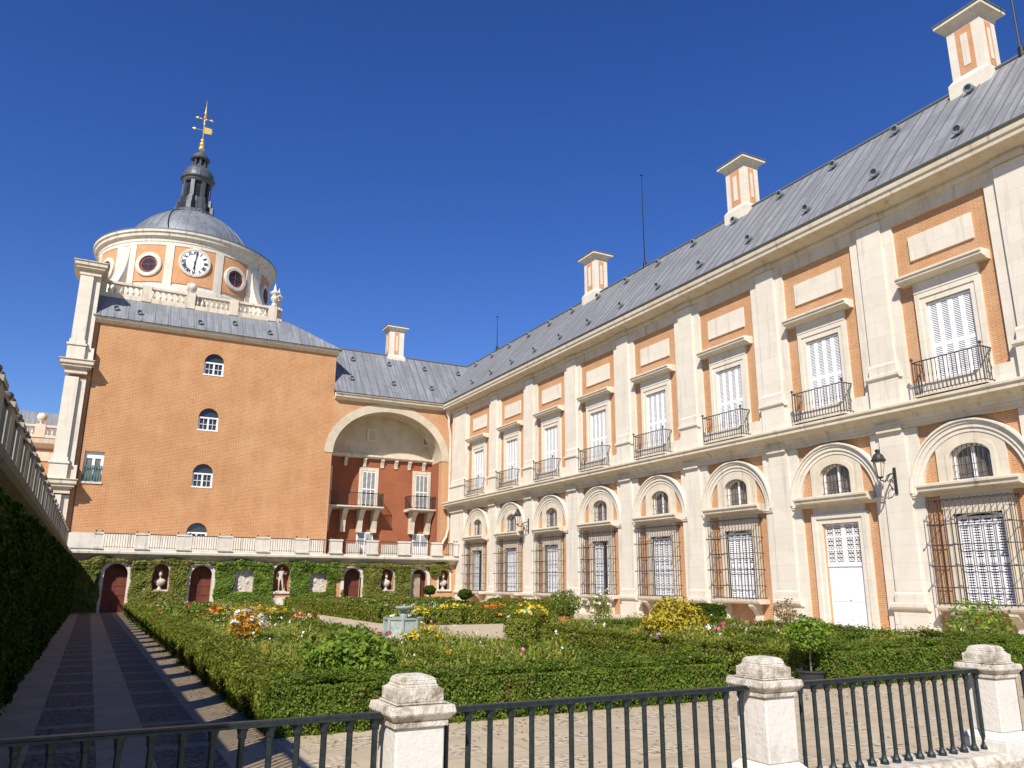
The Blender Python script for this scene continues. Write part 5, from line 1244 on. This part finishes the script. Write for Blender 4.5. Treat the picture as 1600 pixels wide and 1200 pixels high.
# potted plants
def pot(x, y, r, h, mat, name, label, crown, ch, leafmat, n, leaf, stem):
    z = gz(x, y); m = MB(); m.lathe([(.001, z), (r*.72, z), (r*.95, z+h*.9), (r*1.06, z+h*.9), (r*1.06, z+h), (r*.93, z+h), (r*.9, z+h*.85), (.001, z+h*.85)], x, y, 20)
    p = put(name, m, mat, None, (x, y, z)); tag(p, label+' pot', 'pot')
    shrub('potted_shrub', label, 'shrub', x, y, crown, ch, leafmat, n, leaf, stem=stem, dz=h*.85)
    p['label'] = {'black_pot': 'black plastic pot at the end of the right front hedge', 'terracotta_pot': 'terracotta pot among the plants below the fourth barred window'}[name]
pot(11.72, 10.6, .25, .32, PLASTIC, 'black_pot', 'bright green shrub growing in a black pot between the front hedges', .40, .98, L_BRIGHT, 2400, .04, .32)
pot(17.7, 28.8, .28, .45, TERRA, 'terracotta_pot', 'bushy green plant growing in a terracotta pot', .75, 1.15, L_BOX, 1600, .06, .05)
# topiary balls
def topiary(x, y, H, R, label):
    z = gz(x, y); t = thing('ball_topiary', label, 'tree', (x, y, z), 'clipped ball trees at the back of the garden'); m = MB(); m.tube([(x, y, z-.05), (x+.02, y, z+H-R)], [.06, .045], 7); put('trunk', m, BARK, t, (x, y, z))
    c = MB(); c.ball((x, y, z+H-R*.7), R*.82, 8, .7); put('branches', c, HCORE, t, (x, y, z)); P, N = blob((x, y, z+H-R*.7), 1., 1600, .85, (R, R, R*.72)); leaves('crown', L_CYP, P, N, .05, t, (x, y, z))
topiary(19.6, 43., 1.40, .42, 'clipped ball tree on a bare trunk before the first barred window'); topiary(21.6, 53.5, 1.55, .44, 'clipped ball tree before the half open arched door')
# fountain
FX, FYY = 10.4, 28.2; KR = .86; KH = .84
z = gz(FX, FYY)-.0; ft = thing('fountain', 'grey green octagonal stone fountain with small upper bowl', 'fountain', (FX, FYY, z))
def octo(r): return [(r, 0)]
m = MB(); n = 8; A0 = pi/8
def oct_l(mb, prof, n=8): mb.lathe([(r*KR, z+(q-z)*KH) for r, q in prof], FX, FYY, n, A0, A0+2*pi)
oct_l(m, [(.92, z-.1), (.92, z+.07), (.81, z+.10), (.80, z+.58), (.87, z+.62), (.89, z+.70), (.74, z+.70), (.72, z+.55), (.001, z+.55)]); put('basin', m, FOUNT, ft, (FX, FYY, z))
m = MB()
for k in range(8):
    a = A0+2*pi*k/8; x, y = FX+.81*KR*cos(a), FYY+.81*KR*sin(a); m = MB(); m.tube([(x, y, z+.08), (x, y, z+.51)], .055, 6); put('corner_shaft', m, FOUNT, ft, (x, y, z))
m = MB(); m.lathe([(.62, z+.52), (.001, z+.52)], FX, FYY, 16); put('water', m, WATER, ft, (FX, FYY, z))
m = MB(); m.lathe([(r*.9, z+(q-z)*.86) for r, q in [(.16, z+.6), (.17, z+.78), (.11, z+.84), (.13, z+.93), (.2, z+.98), (.34, z+1.03), (.38, z+1.09), (.38, z+1.13), (.32, z+1.13), (.2, z+1.08), (.06, z+1.06), (.05, z+1.2), (.001, z+1.22)]], FX, FYY, 20); put('upper_bowl', m, FOUNT, ft, (FX, FYY, z), smooth=False)

# ================================================================== light, sky, camera
AZ = radians(43.); EL = radians(40.7)        # light travels towards +y/+x
dx, dy, dz = sin(AZ)*cos(EL), cos(AZ)*cos(EL), -sin(EL)
sun = bpy.data.lights.new('sun', 'SUN'); sun.energy = 5.0; sun.angle = radians(.5); sun.color = (1., .94, .85)
so = bpy.data.objects.new('sun', sun); COL.objects.link(so)
from mathutils import Vector, Matrix
so.rotation_euler = Vector((dx, dy, dz)).to_track_quat('-Z', 'Y').to_euler()
w = bpy.data.worlds.new('World'); SC.world = w; w.use_nodes = True
nt = w.node_tree; bg = nt.nodes['Background']; sky = nt.nodes.new('ShaderNodeTexSky'); sky.sky_type = 'NISHITA'; sky.sun_disc = False
sky.sun_elevation = EL; sky.sun_rotation = math.atan2(-dx, -dy)
sky.air_density = 1.0; sky.dust_density = 0.; sky.ozone_density = 3.4; sky.altitude = 500
hs = nt.nodes.new('ShaderNodeHueSaturation'); hs.inputs['Saturation'].default_value = 1.28; hs.inputs['Hue'].default_value = .520; hs.inputs['Value'].default_value = 1.2; nt.links.new(sky.outputs[0], hs.inputs['Color']); nt.links.new(hs.outputs[0], bg.inputs[0]); bg.inputs[1].default_value = .085
cam = bpy.data.cameras.new('camera'); co = bpy.data.objects.new('camera', cam); COL.objects.link(co)
R = ((0.8841918, -0.12104563, -0.45116827), (-0.46708463, -0.21655742, -0.8572834), (0.00606658, 0.96873672, -0.24801685))
M4 = Matrix(((*R[0], 0), (*R[1], 0), (*R[2], 1.7), (0, 0, 0, 1))); co.matrix_world = M4
cam.sensor_width = 36; cam.lens = 27.2556; cam.clip_start = .1; cam.clip_end = 2000
SC.camera = co
SC.view_settings.view_transform = 'Standard'; SC.view_settings.look = 'None'; SC.view_settings.exposure = .40; SC.view_settings.gamma = 1.
SC.cycles.max_bounces = 6
